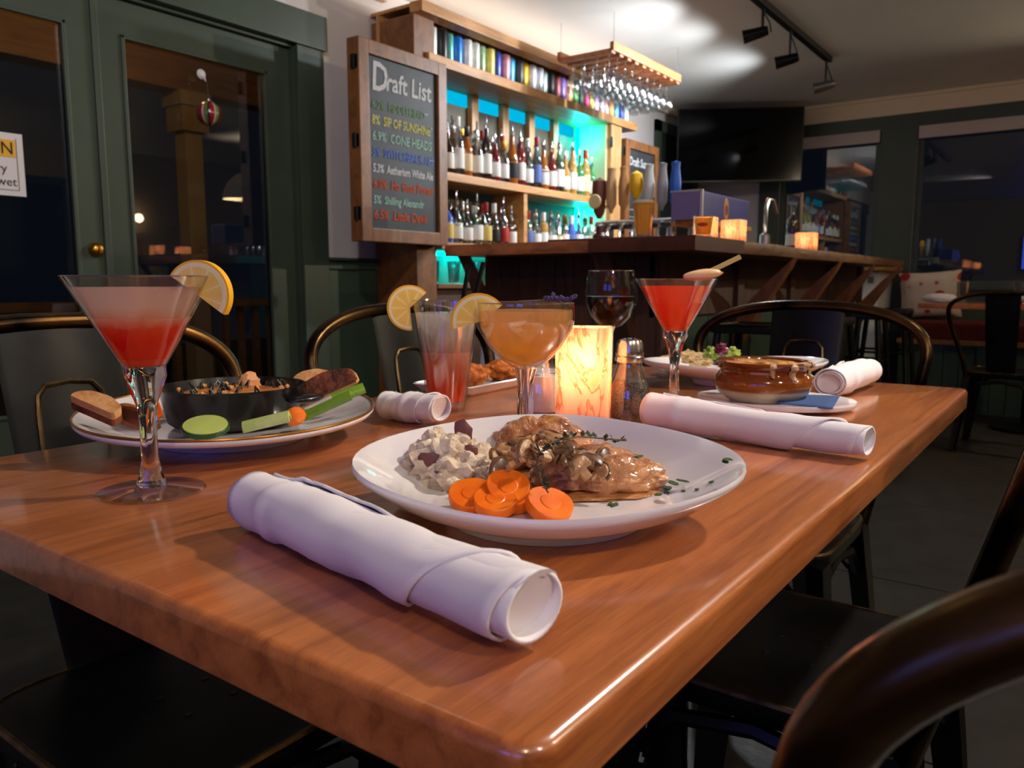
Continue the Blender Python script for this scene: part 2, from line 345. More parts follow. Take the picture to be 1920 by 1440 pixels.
O('bottom_rail', M().box(-.5, 4.6, -.02, .02, .05, .10), PORCHW, rl, smooth=0)
bme = M().box(-.018, .018, -.018, .018, .10, .78).mesh('baluster', PORCHW, 0)
for i in range(44): link('baluster', bme, rl, (-.4+i*.115, 0, 0))
# bar-end wall (X = XW): windows 1 (Y 1.45..2.25) and 2 (Y -1.2..1.19), z .90..2.15
wb = ST('wall_back', M().box(XW, XW+.14, 2.25, W, 0, CE).box(XW, XW+.14, 1.19, 1.45, 0, CE).box(XW, XW+.14, YR, -1.2, 0, CE).box(XW, XW+.14, 1.45, 2.25, 0, .9).box(XW, XW+.14, 1.45, 2.25, 2.15, CE).box(XW, XW+.14, -1.2, 1.19, 0, .9).box(XW, XW+.14, -1.2, 1.19, 2.15, CE), WALLW)
ST('trim_7', M().box(XW-.02, XW, YR, W, 2.13, 2.245).box(XW-.02, XW, 1.19, 1.45, 0, 2.13).box(XW-.02, XW, 2.25, 2.42, 0, 2.13).box(XW-.015, XW, YR, 2.25, 0, .9).box(XW-.02, XW, -1.4, -1.2, 0, 2.13), GREEN)
ST('trim_8', M().box(XW-.025, XW, YR, W, 2.245, 2.365).box(XW-.045, XW, YR, W, 2.365, CE, .004), CREAM)
BLIND = mat('blind_fabric', srgb(176, 164, 158), .85)
for n, (a, b) in enumerate(((1.45, 2.25), (-1.2, 1.19))):
    w = STE('window_%d' % (n+1))
    fm = M().box(XW+.02, XW+.07, a, a+.045, .9, 2.15).box(XW+.02, XW+.07, b-.045, b, .9, 2.15).box(XW+.02, XW+.07, a, b, .9, .95).box(XW+.02, XW+.07, a, b, 2.10, 2.15)
    O('window_frame', fm, GREEN, w, smooth=0)
    O('pane', M().box(XW+.04, XW+.046, a+.045, b-.045, .95, 2.10), PANE, w, smooth=0)
    O('window_sill', M().box(XW-.05, XW+.04, a-.02, b+.02, .88, .905, .004), GREEN, w, smooth=0)
    bl = tag(O('roller_blind', M().box(XW-.035, XW-.012, a+.01, b-.01, 2.045, 2.14, .006), BLIND, smooth=30), ['taupe roller blind rolled up over the window by the television', 'taupe roller blind rolled up over the wide window by the bench'][n], 'blind')
# walls behind the camera, with the things the panes mirror
BEIGE = mat('beige_wall', srgb(176, 156, 128), .8)
ST('wall_right', M().box(XN, XW, YR-.14, YR, 0, CE), BEIGE)
ST('wall_rear', M().box(XN-.14, XN, YR, W, 0, CE), BEIGE)
w3 = STE('window_3'); O('pane', M().box(3.3, 4.1, YR, YR+.01, .7, 1.95), mat('night_pane', (.004, .005, .007), .1), w3, smooth=0)
O('window_frame', M().box(3.22, 3.3, YR, YR+.03, .62, 2.03).box(4.1, 4.18, YR, YR+.03, .62, 2.03).box(3.22, 4.18, YR, YR+.03, 1.95, 2.03).box(3.22, 4.18, YR, YR+.03, .62, .7), GREEN, w3, smooth=0)
pl = T('pendant_lamp', 'white bell pendant lamp mirrored in the door glass', 'lamp', (5.05, -1.0, 1.78))
O('lamp_shade', M().lathe([(.20, 0), (.195, .06), (.15, .16), (.09, .22), (.05, .25)], 28), mat('pendant_enamel', srgb(225, 215, 195), .5), pl)
O('cord', M().tube([(0, 0, .2), (0, 0, CE-1.78)], .004, 6), BLACKP, pl)
O('bulb', M().lathe([(.0, .07), (.03, .08), (.04, .12), (.03, .16), (0, .18)], 14), glow('pendant_bulb', (1, .78, .5), 5), pl)
sc = T('wall_sconce', 'glowing globe wall lamp mirrored in the door glass', 'lamp', (4.86, YR+.12, 1.66))
O('globe', M().lathe([(.05*math.sin(PI*i/10), .05*math.cos(PI*i/10)) for i in range(11)], 18), glow('sconce_globe', (1, .74, .42), 14), sc)
O('bracket', M().tube([(0, -.12, -.04), (0, -.04, -.06), (0, 0, -.045)], .008, 6), BLACKM, sc)
for i, (y, h) in enumerate(((.55, .62), (-.75, .62))):
    tv = T('wall_screen', 'lit blue television screen on the wall facing the bar', 'television', (XN+.06, y, 1.45), 0, 'blue lit screens')
    O('screen_case', M().box(-.06, 0, -.5, .5, -.3, .3, .006), BLACKP, tv, smooth=0)
    O('screen_glass', M().box(0, .003, -.48, .48, -.28, .28), glow('blue_screen', (.08, .13, 1), 2.0), tv, smooth=0)
# dark doorway with green casing on the left wall beside the television
d2 = STE('door_2')
O('door_casing', M().box(6.08, 6.17, W-.03, W, 0, 2.26).box(6.85, 6.94, W-.03, W, 0, 2.26).box(6.08, 6.94, W-.03, W, 2.17, 2.26), GREEN, d2, smooth=0)
O('door_leaf', M().box(6.17, 6.85, W-.012, W-.002, 0, 2.17), mat('doorway_dark', srgb(28, 36, 34), .5), d2, smooth=0)  # flat dark sheet standing in for the shaded interior of the doorway

# ---------------------------------------------------------------- dining table
tb = T('dining_table', 'varnished wooden dining table laid with plates and cocktails', 'table', (0, 0, 0))
TX0, TX1, TY0, TY1 = .238, 1.592, .163, .938
def edge_board(x0, x1, y0, y1, z0, z1, r):
    # slab with a rounded top edge and rounded corners
    rings = []
    prof = [(0, z0), (0, z1-r)]+[(r*(1-math.cos(a)), z1-r+r*math.sin(a)) for a in (PI/8, PI/4, 3*PI/8, PI/2)]
    for ins, z in prof:
        ring = []; rc = .018
        for (cx, cy, a0) in ((x1-rc, y1-rc, 0), (x0+rc, y1-rc, PI/2), (x0+rc, y0+rc, PI), (x1-rc, y0+rc, 1.5*PI)):
            for k in range(5): a = a0+PI/2*k/4; ring.append(Vector((cx+(rc-ins)*math.cos(a), cy+(rc-ins)*math.sin(a), z)))
        rings.append(ring)
    return M().loft(rings)
O('table_top', edge_board(TX0, TX1, TY0, TY1, .718, .75, .007), TABLEW, tb)
for (x, y) in ((.62, .55), (1.22, .55)):
    O('pedestal_column', M().lathe([(.04, .05), (.036, .1), (.036, .70)], 18, cx=x, cy=y), BLACKM, tb)
    O('pedestal_foot', M().box(x-.03, x+.03, y-.28, y+.28, 0, .05, .01).box(x-.12, x+.12, y-.15, y+.15, .69, .718), BLACKM, tb)

# ---------------------------------------------------------------- metal chairs
def make_chair(label):
    c = T('metal_chair', label, 'chair')
    hw = .178; n = 40; ring = []
    def sq(k, s, e=.32):
        a = 2*PI*k/n; cx, sy = math.cos(a), math.sin(a)
        return (s*math.copysign(abs(cx)**e, cx), s*math.copysign(abs(sy)**e, sy))
    rings = []
    for s_, z in ((hw-.004, .418), (hw, .424), (hw, .442), (hw-.006, .449), (hw-.022, .4485), (hw-.04, .444), (.06, .441)):
        rings.append([Vector((*sq(k, s_), z)) for k in range(n)])
    seat = O('seat', M().loft(rings), GUN, c)
    O('seat_rim', M().tube([Vector((*sq(k, hw-.002), .447)) for k in range(n)], .0045, 6, True), BRONZE, seat)
    hm = M().lathe([(0, .4425), (.0045, .4425), (.005, .441)], 8).mesh('drain_hole', BLACKP)
    for x in (-.03, .03):
        for y in (-.03, .03): link('drain_hole', hm, seat, (x, y, 0))
    for sx in (-1, 1):
        for sy in (-1, 1):
            def rect(x, y, z, w): return [Vector((x-w*sx*.2, y+w*sy*.2, z)), Vector((x+w*.5*sx, y+w*.5*sy, z)), Vector((x+w*.5*sx, y-w*sy*.6, z)), Vector((x-w*.6*sx, y+w*.5*sy, z))]
            L = M().loft([rect(sx*.152, sy*.152, .43, .05), rect(sx*.168, sy*.168, .30, .045), rect(sx*.20, sy*.20, .012, .032)])
            leg = O('leg', L, GUN, c, smooth=20)
            O('rubber_foot', M().box(sx*.20-.02, sx*.20+.02, sy*.20-.02, sy*.20+.02, 0, .014, .003), BLACKP, leg, smooth=0)
    for sx in (-1, 1):
        O('apron', M().tube([(sx*.165, -.15, .33), (sx*.16, -.10, .385), (sx*.158, 0, .40), (sx*.16, .10, .385), (sx*.165, .15, .33)], .011, 6), GUN, c)
    for sy in (-1, 1):
        O('apron', M().tube([(-.15, sy*.165, .33), (-.10, sy*.16, .385), (0, sy*.158, .40), (.10, sy*.16, .385), (.15, sy*.165, .33)], .011, 6), GUN, c)
    # hoop back: rises from the rear corners, flares, arches over
    def yb(z): return .168+(z-.43)*.27
    pts = []
    side = [(.165, .42), (.178, .50), (.200, .58), (.228, .66), (.248, .73), (.254, .775)]
    fine = []
    for (x0, z0), (x1, z1) in zip(side, side[1:]):
        for t in (0, .25, .5, .75): fine.append((x0+(x1-x0)*t, z0+(z1-z0)*t))
    side = fine+[side[-1]]
    pts += [(-x, yb(z), z) for x, z in side]
    for k in range(1, 40):
        a = PI-PI*k/40; x = .254*math.copysign(abs(math.cos(a))**.85, math.cos(a)); z = .775+.108*abs(math.sin(a))**.8
        pts.append((x, yb(z), z))
    pts += [(x, yb(z), z) for x, z in side[::-1]]
    O('back_hoop', M().tube(pts, .0125, 18), HOOP, c)
    sp = M(); N = 8; rr = []
    for i in range(N+1):
        t = i/N; z = .43+.445*t; w = .068+.014*t; bow = .012*math.sin(PI*t)
        rr.append([Vector((-w, yb(z)+bow, z)), Vector((-w*.9, yb(z)-.004+bow, z)), Vector((0, yb(z)-.006+bow, z)), Vector((w*.9, yb(z)-.004+bow, z)), Vector((w, yb(z)+bow, z)), Vector((0, yb(z)+.003+bow, z))])
    spl = O('splat', sp.loft(rr), GUN, c)
    u = []
    for (x, z) in ((-.056, .56), (-.050, .66), (-.044, .765), (-.041, .788), (-.030, .801), (0, .804), (.030, .801), (.041, .788), (.044, .765), (.050, .66), (.056, .56)):
        t = (z-.43)/.445; u.append((x, yb(z)+.012*math.sin(PI*t)-.0065, z))
    O('embossed_outline', M().tube(u, .0035, 6), BRONZE, spl)
    return c
ch = make_chair('black metal hoop-back chair at the table beside the round plate')
ch.location = (.50, .835, 0); ch.rotation_euler = (0, 0, 0)
G = 'metal chairs round the dining table'; ch['group'] = G
dup(ch, (1.165, .84, 0), 0, 'black metal hoop-back chair behind the tall pink iced drink', G)
dup(ch, (1.585, .525, 0), -PI/2, 'black metal hoop-back chair at the table end behind the soup crock', G)
dup(ch, (1.05, .29, 0), PI, 'black metal hoop-back chair with its bare seat showing beside the table', G)
dup(ch, (.58, -.05, 0), PI-1.1, 'black metal hoop-back chair close by the table corner', G)
dup(ch, (5.15, .36, 0), PI/2-.05, 'dark metal hoop-back chair drawn up to the bench table', G)

# ---------------------------------------------------------------- bar
bar = T('bar_counter', 'L-shaped wooden bar counter with live-edge top and knee braces', 'bar counter')
def wavy(x0, x1, y0, y1, z0, z1, axis, seed, amp, m, name, n=26, irregular=True):
    rings = []
    for i in range(n+1):
        t = i/n
        w = amp*mnoise.noise(Vector((t*7, seed, 0))) if irregular else 0
        b = .006*mnoise.noise(Vector((t*17, seed+5, 0))) if irregular else 0
        if axis == 'x':
            x = x0+(x1-x0)*t; a = y0+w
            rings.append([Vector((x, a+.01+b, z0)), Vector((x, y1, z0)), Vector((x, y1, z1)), Vector((x, a+.006, z1)), Vector((x, a, (z0+z1)/2+b))])
        else:
            y = y0+(y1-y0)*t; a = x0+w
            rings.append([Vector((a+.004, y, z0)), Vector((x1, y, z0)), Vector((x1, y, z1)), Vector((a+.004, y, z1)), Vector((a, y, (z0+z1)/2))])
    return O(name, M().loft(rings), m, bar, smooth=40)
wavy(2.57, 6.12, 1.075, 1.52, 1.045, 1.09, 'x', 1, .05, LIVEW, 'counter_top')
wavy(2.50, 2.96, 1.075, 1.485, 1.043, 1.092, 'y', 3, .012, mat('dark_counter', srgb(92, 46, 28), .4, var=.3), 'counter_top', 10)
wavy(2.535, 2.96, 1.487, 2.20, 1.045, 1.09, 'y', 4, .02, BARW, 'counter_top', 12)  # lighter plank; its lit look is put into the wood colour
for i in range(9):
    O('front_plank', M().box(2.80, 2.825, 1.36+i*.093, 1.36+i*.093+.09, 0, 1.045, .003), DARKW, bar, smooth=0)
for i in range(6):
    O('front_panel', M().box(2.83+i*.54, 2.83+i*.54+.53, 1.375, 1.39, .05, .80), GREEN2, bar, smooth=0)
O('upper_fascia', M().box(2.80, 6.10, 1.355, 1.385, .80, 1.045), DARKW, bar, smooth=0)
O('kick_board', M().box(2.80, 6.10, 1.36, 1.39, 0, .05), DARKW, bar, smooth=0)
O('inner_body', M().box(2.83, 6.08, 1.40, 1.50, 0, 1.045).box(2.83, 2.93, 1.39, 2.18, 0, 1.045), DARKW, bar, smooth=0)
for x in (2.81, 3.62, 4.42, 5.22, 6.02):
    O('batten', M().box(x, x+.08, 1.335, 1.36, 0, 1.045, .003), DARKW, bar, smooth=0)
    if x > 3: O('knee_brace', M().loft([[Vector((x+.0, 1.345, .62)), Vector((x+.08, 1.345, .62)), Vector((x+.08, 1.345, .78)), Vector((x+.0, 1.345, .78))], [Vector((x+.0, 1.24, .80)), Vector((x+.08, 1.24, .80)), Vector((x+.08, 1.20, .94)), Vector((x+.0, 1.20, .94))], [Vector((x+.01, 1.11, 1.00)), Vector((x+.07, 1.11, 1.00)), Vector((x+.07, 1.09, 1.045)), Vector((x+.01, 1.09, 1.045))]]), FRAMEW, bar, smooth=0)
for y in (1.44, 2.08):
    O('knee_brace', M().loft([[Vector((2.81, y, .62)), Vector((2.81, y+.07, .62)), Vector((2.81, y+.07, .74)), Vector((2.81, y, .74))], [Vector((2.70, y, .82)), Vector((2.70, y+.07, .82)), Vector((2.67, y+.07, .90)), Vector((2.67, y, .90))], [Vector((2.60, y, .99)), Vector((2.60, y+.07, .99)), Vector((2.56, y+.07, 1.045)), Vector((2.56, y, 1.045))]]), DARKW, bar, smooth=0)
# bar stools
def make_stool(label):
    c = T('bar_stool', label, 'stool')
    se = O('seat', M().box(-.15, .15, -.15, .15, .735, .765, .012), GUN, c)
    O('seat_rim', M().tube([(-.14, -.14, .765), (.14, -.14, .765), (.14, .14, .765), (-.14, .14, .765)], .006, 6, True), HOOP, se)
    for sx in (-1, 1):
        for sy in (-1, 1): O('leg', M().tube([(sx*.125, sy*.125, .74), (sx*.19, sy*.19, 0)], .016, 8), GUN, c)
    for z, k in ((.25, .168), (.5, .146)): O('foot_ring', M().tube([(-k, -k, z), (k, -k, z), (k, k, z), (-k, k, z)], .009, 6, True), GUN, c)
    return c
st = make_stool('dark metal bar stool under the bar corner below the beer cup'); st.location = (3.18, 1.08, 0); st['group'] = 'bar stools'
for x, lb in ((3.95, 'dark metal bar stool under the bar below the chrome faucet'), (4.75, 'dark metal bar stool under the bar beyond the chrome faucet'), (5.5, 'dark metal bar stool at the fridge end of the bar')): dup(st, (x, 1.06, 0), .05, lb, 'bar stools')

# ---------------------------------------------------------------- back bar shelving
bb = T('back_bar_shelving', 'tall wooden back bar shelving with teal lighting along the wall', 'shelving')
YF = 2.70; YB = 2.985
def bx(name, a, m=SHELFW, bev=.004): return O(name, M().box(*a, bev) if bev else M().box(*a), m, bb, smooth=0)
bx('can_shelf', (2.99, 5.17, YF-.02, YB, 1.995, 2.045)); bx('bottle_shelf', (3.06, 4.83, YF, YB, 1.453, 1.495))
bx('counter', (3.06, 4.83, YF-.03, YB, 1.105, 1.139)); bx('glass_shelf', (3.06, 4.83, YF, YB, .905, .93), FRAMEW)
bx('cabinet', (2.93, 4.98, YF+.03, YB, 0, .905), DARKW, 0)
bx('crown', (2.90, 5.2, YF-.06, YF+.02, 2.205, 2.255)); bx('crown_top', (2.90, 5.2, YF+.02, YB, 2.235, 2.25), SHELFW, 0)
bx('upper_back_panel', (2.90, 5.0, YB-.06, YB-.04, 2.045, 2.235), POSTW, 0)
bx('end_upright', (2.905, 3.05, YF, YB, .0, 2.205), FRAMEW); bx('end_upright', (4.835, 4.98, YF, YF+.03, .93, 1.995), POSTW)
bx('side_panel', (4.81, 4.835, YF+.03, YB, .93, 1.995), mat('side_panel_cream', srgb(196, 186, 140), .7), 0)
bx('divider', (3.83, 3.866, YF+.01, YB-.05, 1.139, 1.453), SHELFW)
bx('back_panel', (3.05, 4.81, YB-.02, YB, .93, 1.93), mat('shelf_back', srgb(92, 84, 62), .6, var=.4, vscale=3), 0)
POSTX = [ony(u, 300, 2.95).x for u in (887, 944, 993, 1038)]
for x in POSTX: bx('back_post', (x-.03, x+.03, YB-.055, YB-.02, 1.495, 1.995), POSTW)
px = [3.07]+POSTX+[4.80]
for i in range(5): O('teal_panel', M().box(px[i]+.045, px[i+1]-.045, YB-.03, YB-.02, 1.922, 1.99), TEALP, bb, smooth=0)
for k, (x, z0, z1) in enumerate(((4.775, 1.50, 1.985), (4.775, 1.145, 1.445))):
    O('led_strip', M().box(x, x+.02, YB-.06, YB-.04, z0, z1, .003), CYANLED, bb, smooth=0)
O('led_strip', M().box(3.08, 4.4, YB-.05, YB-.035, 1.085, 1.10), CYANLED, bb, smooth=0)
O('crown_light', M().box(3.0, 5.1, YF+.06, YF+.075, 2.252, 2.262), glow('crown_led', (1, .93, .84), 9), bb, smooth=0)
lamp('POINT', (4.70, 2.86, 1.92), 1.5, CYAN, None, .03, name='led_light'); lamp('POINT', (4.72, 2.84, 1.38), .9, CYAN, None, .03, name='led_light')
lamp('AREA', (3.5, 2.88, 1.09), 2.5, CYAN, (3.5, 2.88, .8), .16, name='led_light')
for z in (2.0, 1.2): O('hinge', M().box(4.82, 4.836, YF-.012, YF, z-.16, z-.09, .003), BLACKM, bb, smooth=0)

# cans on the top shelf
CANC = [('white', (225, 225, 220)), ('black', (26, 26, 28)), ('teal', (90, 170, 160)), ('bright blue', (20, 120, 220)), ('white', (226, 224, 226)), ('white', (226, 224, 226)), ('sage green', (140, 170, 130)), ('pale yellow', (230, 214, 110)),
        ('navy blue', (50, 70, 160)), ('pink', (220, 150, 160)), ('sky blue', (90, 180, 230)), ('dark grey', (60, 64, 62)), ('yellow', (235, 190, 30)), ('silver', (200, 200, 205)), ('silver', (200, 200, 205)), ('grey green', (140, 155, 150)), ('black', (28, 26, 26)), ('maroon', (110, 40, 40)),
        ('violet', (130, 110, 200)), ('peach', (220, 160, 120)), ('green', (90, 170, 90)), ('dark green', (30, 60, 44)), ('magenta', (200, 40, 100)), ('lime', (190, 200, 80)), ('lilac', (190, 150, 210)), ('white', (226, 224, 226)), ('pink', (220, 150, 160)), ('orange', (230, 150, 60)), ('sky blue', (90, 180, 230)), ('navy blue', (50, 70, 160)), ('white', (226, 224, 226))]
CM = {}
can_me = {}
alu = M().lathe([(0, .1595), (.022, .1595), (.024, .162), (.0255, .162), (.027, .157), (.031, .150)], 18).mesh('can_lid', CHROME)
bot = M().lathe([(0, .004), (.022, .001), (.025, 0), (.029, .006)], 18).mesh('can_base', CHROME)
for i, (cn, c) in enumerate(CANC):
    x = 3.10+i*(2.02/30)
    if cn not in can_me: can_me[cn] = M().lathe([(.029, .006), (.032, .012), (.0325, .14), (.031, .150)], 20).mesh('can_wrap', mat('can_'+cn.replace(' ', '_'), srgb(*c), .35, .25, var=.3, vscale=30))
    t = T('beer_can', 'tall %s beer can on the top shelf of the back bar' % cn, 'can', (x, 2.765+R.uniform(-.01, .01), 2.0455), R.uniform(0, 6), 'beer cans on the top shelf')
    link('wrap', can_me[cn], t); link('lid', alu, t); link('base_ring', bot, t)

# bottles
def bprof(h, r, neck, kind):
    if kind == 0: return [(r*.9, 0), (r, .006), (r, h*.58), (r*.86, h*.66), (neck*1.2, h*.76), (neck, h*.82), (neck, h)]
    if kind == 1: return [(r*.9, 0), (r, .006), (r, h*.66), (r*.93, h*.72), (neck*1.1, h*.79), (neck, h*.82), (neck, h)]
    return [(r*.9, 0), (r, .008), (r*1.04, h*.45), (r*.8, h*.6), (neck*1.3, h*.74), (neck, h*.8), (neck, h)]
LIQ = {'clear': (.80, .84, .84), 'amber': (.34, .10, .016), 'dark brown': (.03, .014, .008), 'green': (.05, .22, .07), 'blue': (.04, .10, .45), 'red': (.16, .014, .012), 'golden': (.42, .24, .06)}
LIQM = {}
for k, c in LIQ.items():
    mm, nt, bs = newmat('bottle_'+k.replace(' ', '_')); setc(bs, 'Base Color', rgba(c)); setc(bs, 'Roughness', .08); setc(bs, 'Coat Weight', .6)
    if k == 'clear':
        mm = thin_glass('bottle_clear', (.72, .76, .76), 4.5, rough=.06)
    LIQM[k] = mm
LABC = {'white': (215, 212, 206), 'cream': (214, 190, 150), 'black': (24, 24, 28), 'red': (170, 40, 36), 'yellow': (206, 180, 96), 'blue': (84, 104, 160)}
LABM = {k: mat('label_'+k, srgb(*c), .7) for k, c in LABC.items()}
POURM = {'steel pourer': CHROME, 'black cap': BLACKP, 'red cap': mat('cap_red', srgb(150, 36, 30), .4), 'gold cap': BRASS, 'white cap': WHITEM}
BC = {}
def bottle(x, y, z, kind, h, r, lq, lb, cap, where, grp):
    key = (kind, h, r, lq)
    if key not in BC: BC[key] = M().lathe(bprof(h, r, .012, kind), 16).mesh('bottle_body', LIQM[lq])
    t = T('bottle', '%s %s bottle with %s label and %s on the %s' % (['tall', 'straight-sided', 'round-bellied'][kind], lq, lb, cap, where), 'bottle', (x, y, z), R.uniform(-.5, .5), grp)
    link('body', BC[key], t)
    k2 = ('l', h, r, lb)
    if k2 not in BC: BC[k2] = M().lathe([(r+.0006, h*.12), (r+.0012, h*.13), (r+.0012, h*.47), (r+.0006, h*.48)], 16).mesh('bottle_label', LABM[lb])
    link('paper_label', BC[k2], t)
    k3 = ('c', h, cap)
    if k3 not in BC:
        if cap == 'steel pourer': pm = M().lathe([(.0125, h-.012), (.0135, h+.004), (.006, h+.012), (.0045, h+.05), (.003, h+.055)], 10)
        else: pm = M().lathe([(.0135, h-.04), (.0145, h-.038), (.0145, h+.012), (0, h+.013)], 12)
        BC[k3] = pm.mesh('bottle_cap', POURM[cap])
    link('stopper', BC[k3], t)
rb = random.Random(11)
for tier, (z, x0, x1, where, hmax) in enumerate(((1.4955, 3.11, 4.74, 'upper bottle shelf', .29), (1.1395, 3.10, 4.74, 'lower bottle shelf', .235))):
    for row, y in enumerate((2.755, 2.825, 2.893)):
        n = 20-row
        for i in range(n):
            x = x0+(x1-x0)*(i+.5*(row % 2)+.2)/n+rb.uniform(-.006, .006)
            if tier == 1 and 3.79 < x < 3.905: continue
            kind = rb.choice((0, 0, 1, 2)); h = rb.choice((.22, .25, .27, .29)) if tier == 0 else rb.choice((.185, .21, .225)); r = rb.choice((.030, .034)) if kind < 2 else .033
            if row == 2: kind = 0; r = .030
            if tier == 0: lq = rb.choice(('amber', 'amber', 'clear', 'clear', 'dark brown', 'golden', 'red', 'clear') if x < 4.2 else ('clear', 'green', 'clear', 'clear', 'golden', 'red', 'clear'))
            else: lq = rb.choice(('clear', 'clear', 'clear', 'clear', 'clear', 'clear', 'green', 'blue', 'golden'))
            lb = rb.choice(('white', 'white', 'cream', 'white', 'white', 'cream', 'black', 'white', 'white', 'cream', 'white', 'red', 'white', 'blue', 'cream', 'white', 'yellow')); cap = rb.choice(('steel pourer',)*5+('black cap', 'red cap', 'gold cap', 'white cap'))
            bottle(x, y, z, kind, h, r, lq, lb, cap, where, 'bottles on the '+where)
# glasses in the lit niche under the counter
ngl = M().lathe([(0, .004), (.026, .003), (.028, 0), (.036, .12), (.0345, .12), (.0265, .008), (0, .008)], 16).mesh('tumbler', GLASSB)
for i in range(9): tag(link('tumbler', ngl, None, (3.13+i*.085, 2.80+.07*(i % 2), .9305)), 'clear tumbler in the teal-lit niche under the back bar', 'glass', 'tumblers in the lit niche')

# chalkboards
def chalkboard(x0, x1, z0, z1, y, label):
    c = T('chalkboard', label, 'chalkboard', (x0, y, z0)); w = x1-x0; h = z1-z0
    O('slate', M().box(.05, w-.05, -.012, 0, .05, h-.05), SLATE, c, smooth=0)
    for a in ((0, .06, 0, h), (w-.06, w, 0, h)): O('frame_rail', M().box(a[0], a[1], -.028, .045, a[2], a[3], .004), FRAMEW, c, smooth=0)
    for a in ((.06, w-.06, 0, .06), (.06, w-.06, h-.06, h)): O('frame_rail', M().box(a[0], a[1], -.028, .02, a[2], a[3], .004), FRAMEW, c, smooth=0)
    for z in (.14*h, .5*h, .88*h): O('hinge', M().tube([(-.006, 0, z-.03), (-.006, 0, z+.03)], .008, 8).box(-.004, 0, -.02, .02, z-.028, z+.028), BLACKM, c, smooth=30)
    return c
def chalk(n, c): return mat('chalk_'+n, srgb(*c), .95, var=.35, vscale=160)
CW = chalk('white', (205, 205, 205)); CY = chalk('yellow', (198, 194, 120)); CGN = chalk('green', (110, 140, 105)); CB = chalk('blue', (96, 124, 190)); CO = chalk('orange', (190, 84, 56)); CT = chalk('mint', (150, 185, 170))
b1 = chalkboard(2.468, 3.045, 1.118, 1.985, 2.645, 'large wood-framed chalkboard headed Draft List')
def line(s, x, z, size, m, p=None, sx=.9, th=.0012, nm='chalk_line'): text(s, size, (x, -.0135, z), m, p or b1, nm, sx=sx, shear=.08, thick=th)
line('D', .085, .665, .175, CW, th=.003, sx=.8); line('raft List', .175, .675, .118, CW, th=.002, sx=.82)
for i, (s, m, sz, sx) in enumerate((('6.2%  FIDDLEHEAD', CGN, .052, .80), ('8%  SIP OF SUNSHINE', CY, .058, .70), ('6.9%  CONE HEADS', CT, .058, .78), ('5%  SWITCHBACK ALE', CB, .056, .72), ('5.3%  Aetherium White Ale', CW, .052, .68), ('6.0%  Ho Goat Porter', CO, .056, .80), ('5%  Shilling Alexandr', CT, .05, .78), ('6.5%  Little Devil', CO, .060, .84))):
    line(s, .085, .585-i*.069, sz, m, sx=sx)
for x, z in ((.425, .605), (.455, .545), (.465, .395)): line('---', x, z, .030, CW, sx=.9, th=.002)
b2 = chalkboard(5.0, 5.51, 1.20, 1.925, 2.70, 'smaller wood-framed chalkboard with smeared slate beyond the bottles')
line('Draft Summ', .075, .555, .085, CW, b2, .8)
for i, m in enumerate((CW, CT, CO, CW)): line('- - - - -', .08, .24-i*.05, .04, m, b2)

# hanging glass rack
rk = T('hanging_glass_rack', 'wooden stemware rack hung on wires over the bar', 'glass rack', (0, 0, 0))
RX0, RX1, RY0, RY1, RZ = 3.93, 4.80, 2.20, 2.54, 2.185
COPW = wood('rack_wood', srgb(110, 56, 26), srgb(196, 116, 60), (1, 10, 10), 3, .45)
O('side_board', M().box(RX0, RX1, RY0-.012, RY0+.012, RZ, RZ+.045, .003), COPW, rk, smooth=0)
O('side_board', M().box(RX0, RX1, RY1-.012, RY1+.012, RZ, RZ+.045, .003), COPW, rk, smooth=0)
NS = 9
for i in range(NS+1): x = RX0+.02+i*(RX1-RX0-.04)/NS; O('slat', M().box(x-.02, x+.02, RY0, RY1, RZ-.012, RZ+.012, .002), COPW, rk, smooth=0)
for x in (RX0+.02, RX1-.03):
    for y in (RY0, RY1): O('hanging_wire', M().tube([(x, y, RZ+.04), (x, y, CE)], .0022, 5), CHROME, rk)
hg = M().lathe([(0, .012), (.030, .010), (.033, .007), (.006, .003), (.004, -.012), (.0035, -.075), (.010, -.088), (.030, -.105), (.036, -.13), (.034, -.165), (.030, -.185)], 14).mesh('stemmed_glass', thin_glass('rack_glass', (.80, .83, .84), 7, rough=.10))
for i in range(NS):
    x = RX0+.02+(i+.5)*(RX1-RX0-.04)/NS
    for j in range(4): tag(link('stemmed_glass', hg, None, (x+R.uniform(-.003, .003), RY0+.05+j*.078, RZ+.0125-.003)), 'upside-down stemmed glass hanging from the wooden rack', 'glass', 'glasses hanging from the rack')

# ceiling track lights
tr = T('track_light', 'black ceiling track with adjustable spot heads above the bar', 'track light')
O('track_rail', M().box(3.2, 5.55, 1.475, 1.515, CE-.035, CE, .004), BLACKM, tr, smooth=0)
for i, (x, y, z) in enumerate(BARHEADS):
    st_ = O('stem', M().tube([(x, 1.50, CE-.03), (x, 1.50, z-.01)], .008, 8), BLACKM, tr)
    O('yoke', M().tube([(x, 1.50, CE-.05), (x+.02, 1.47, z+.05), (x+.02, 1.46, z)], .004, 6), BLACKM, st_)
    h = M().lathe([(0, -.07), (.022, -.068), (.028, -.04), (.030, .0), (.034, .045), (.036, .06), (.031, .058), (.028, .02), (0, .015)], 18)
    h.tf(Matrix.Translation((x, y-.02, z)) @ Vector((-.30, 1, -.2)).to_track_quat('Z', 'Y').to_matrix().to_4x4())
    O('spot_head', h, BLACKM if i < 2 else mat('grey_head', srgb(120, 120, 120), .3, .8), tr)

# television in the corner
tv = T('corner_television', 'black flat television angled in the corner above the bar', 'television', (6.45, 2.415, 2.04), math.atan2(-.87, .5))
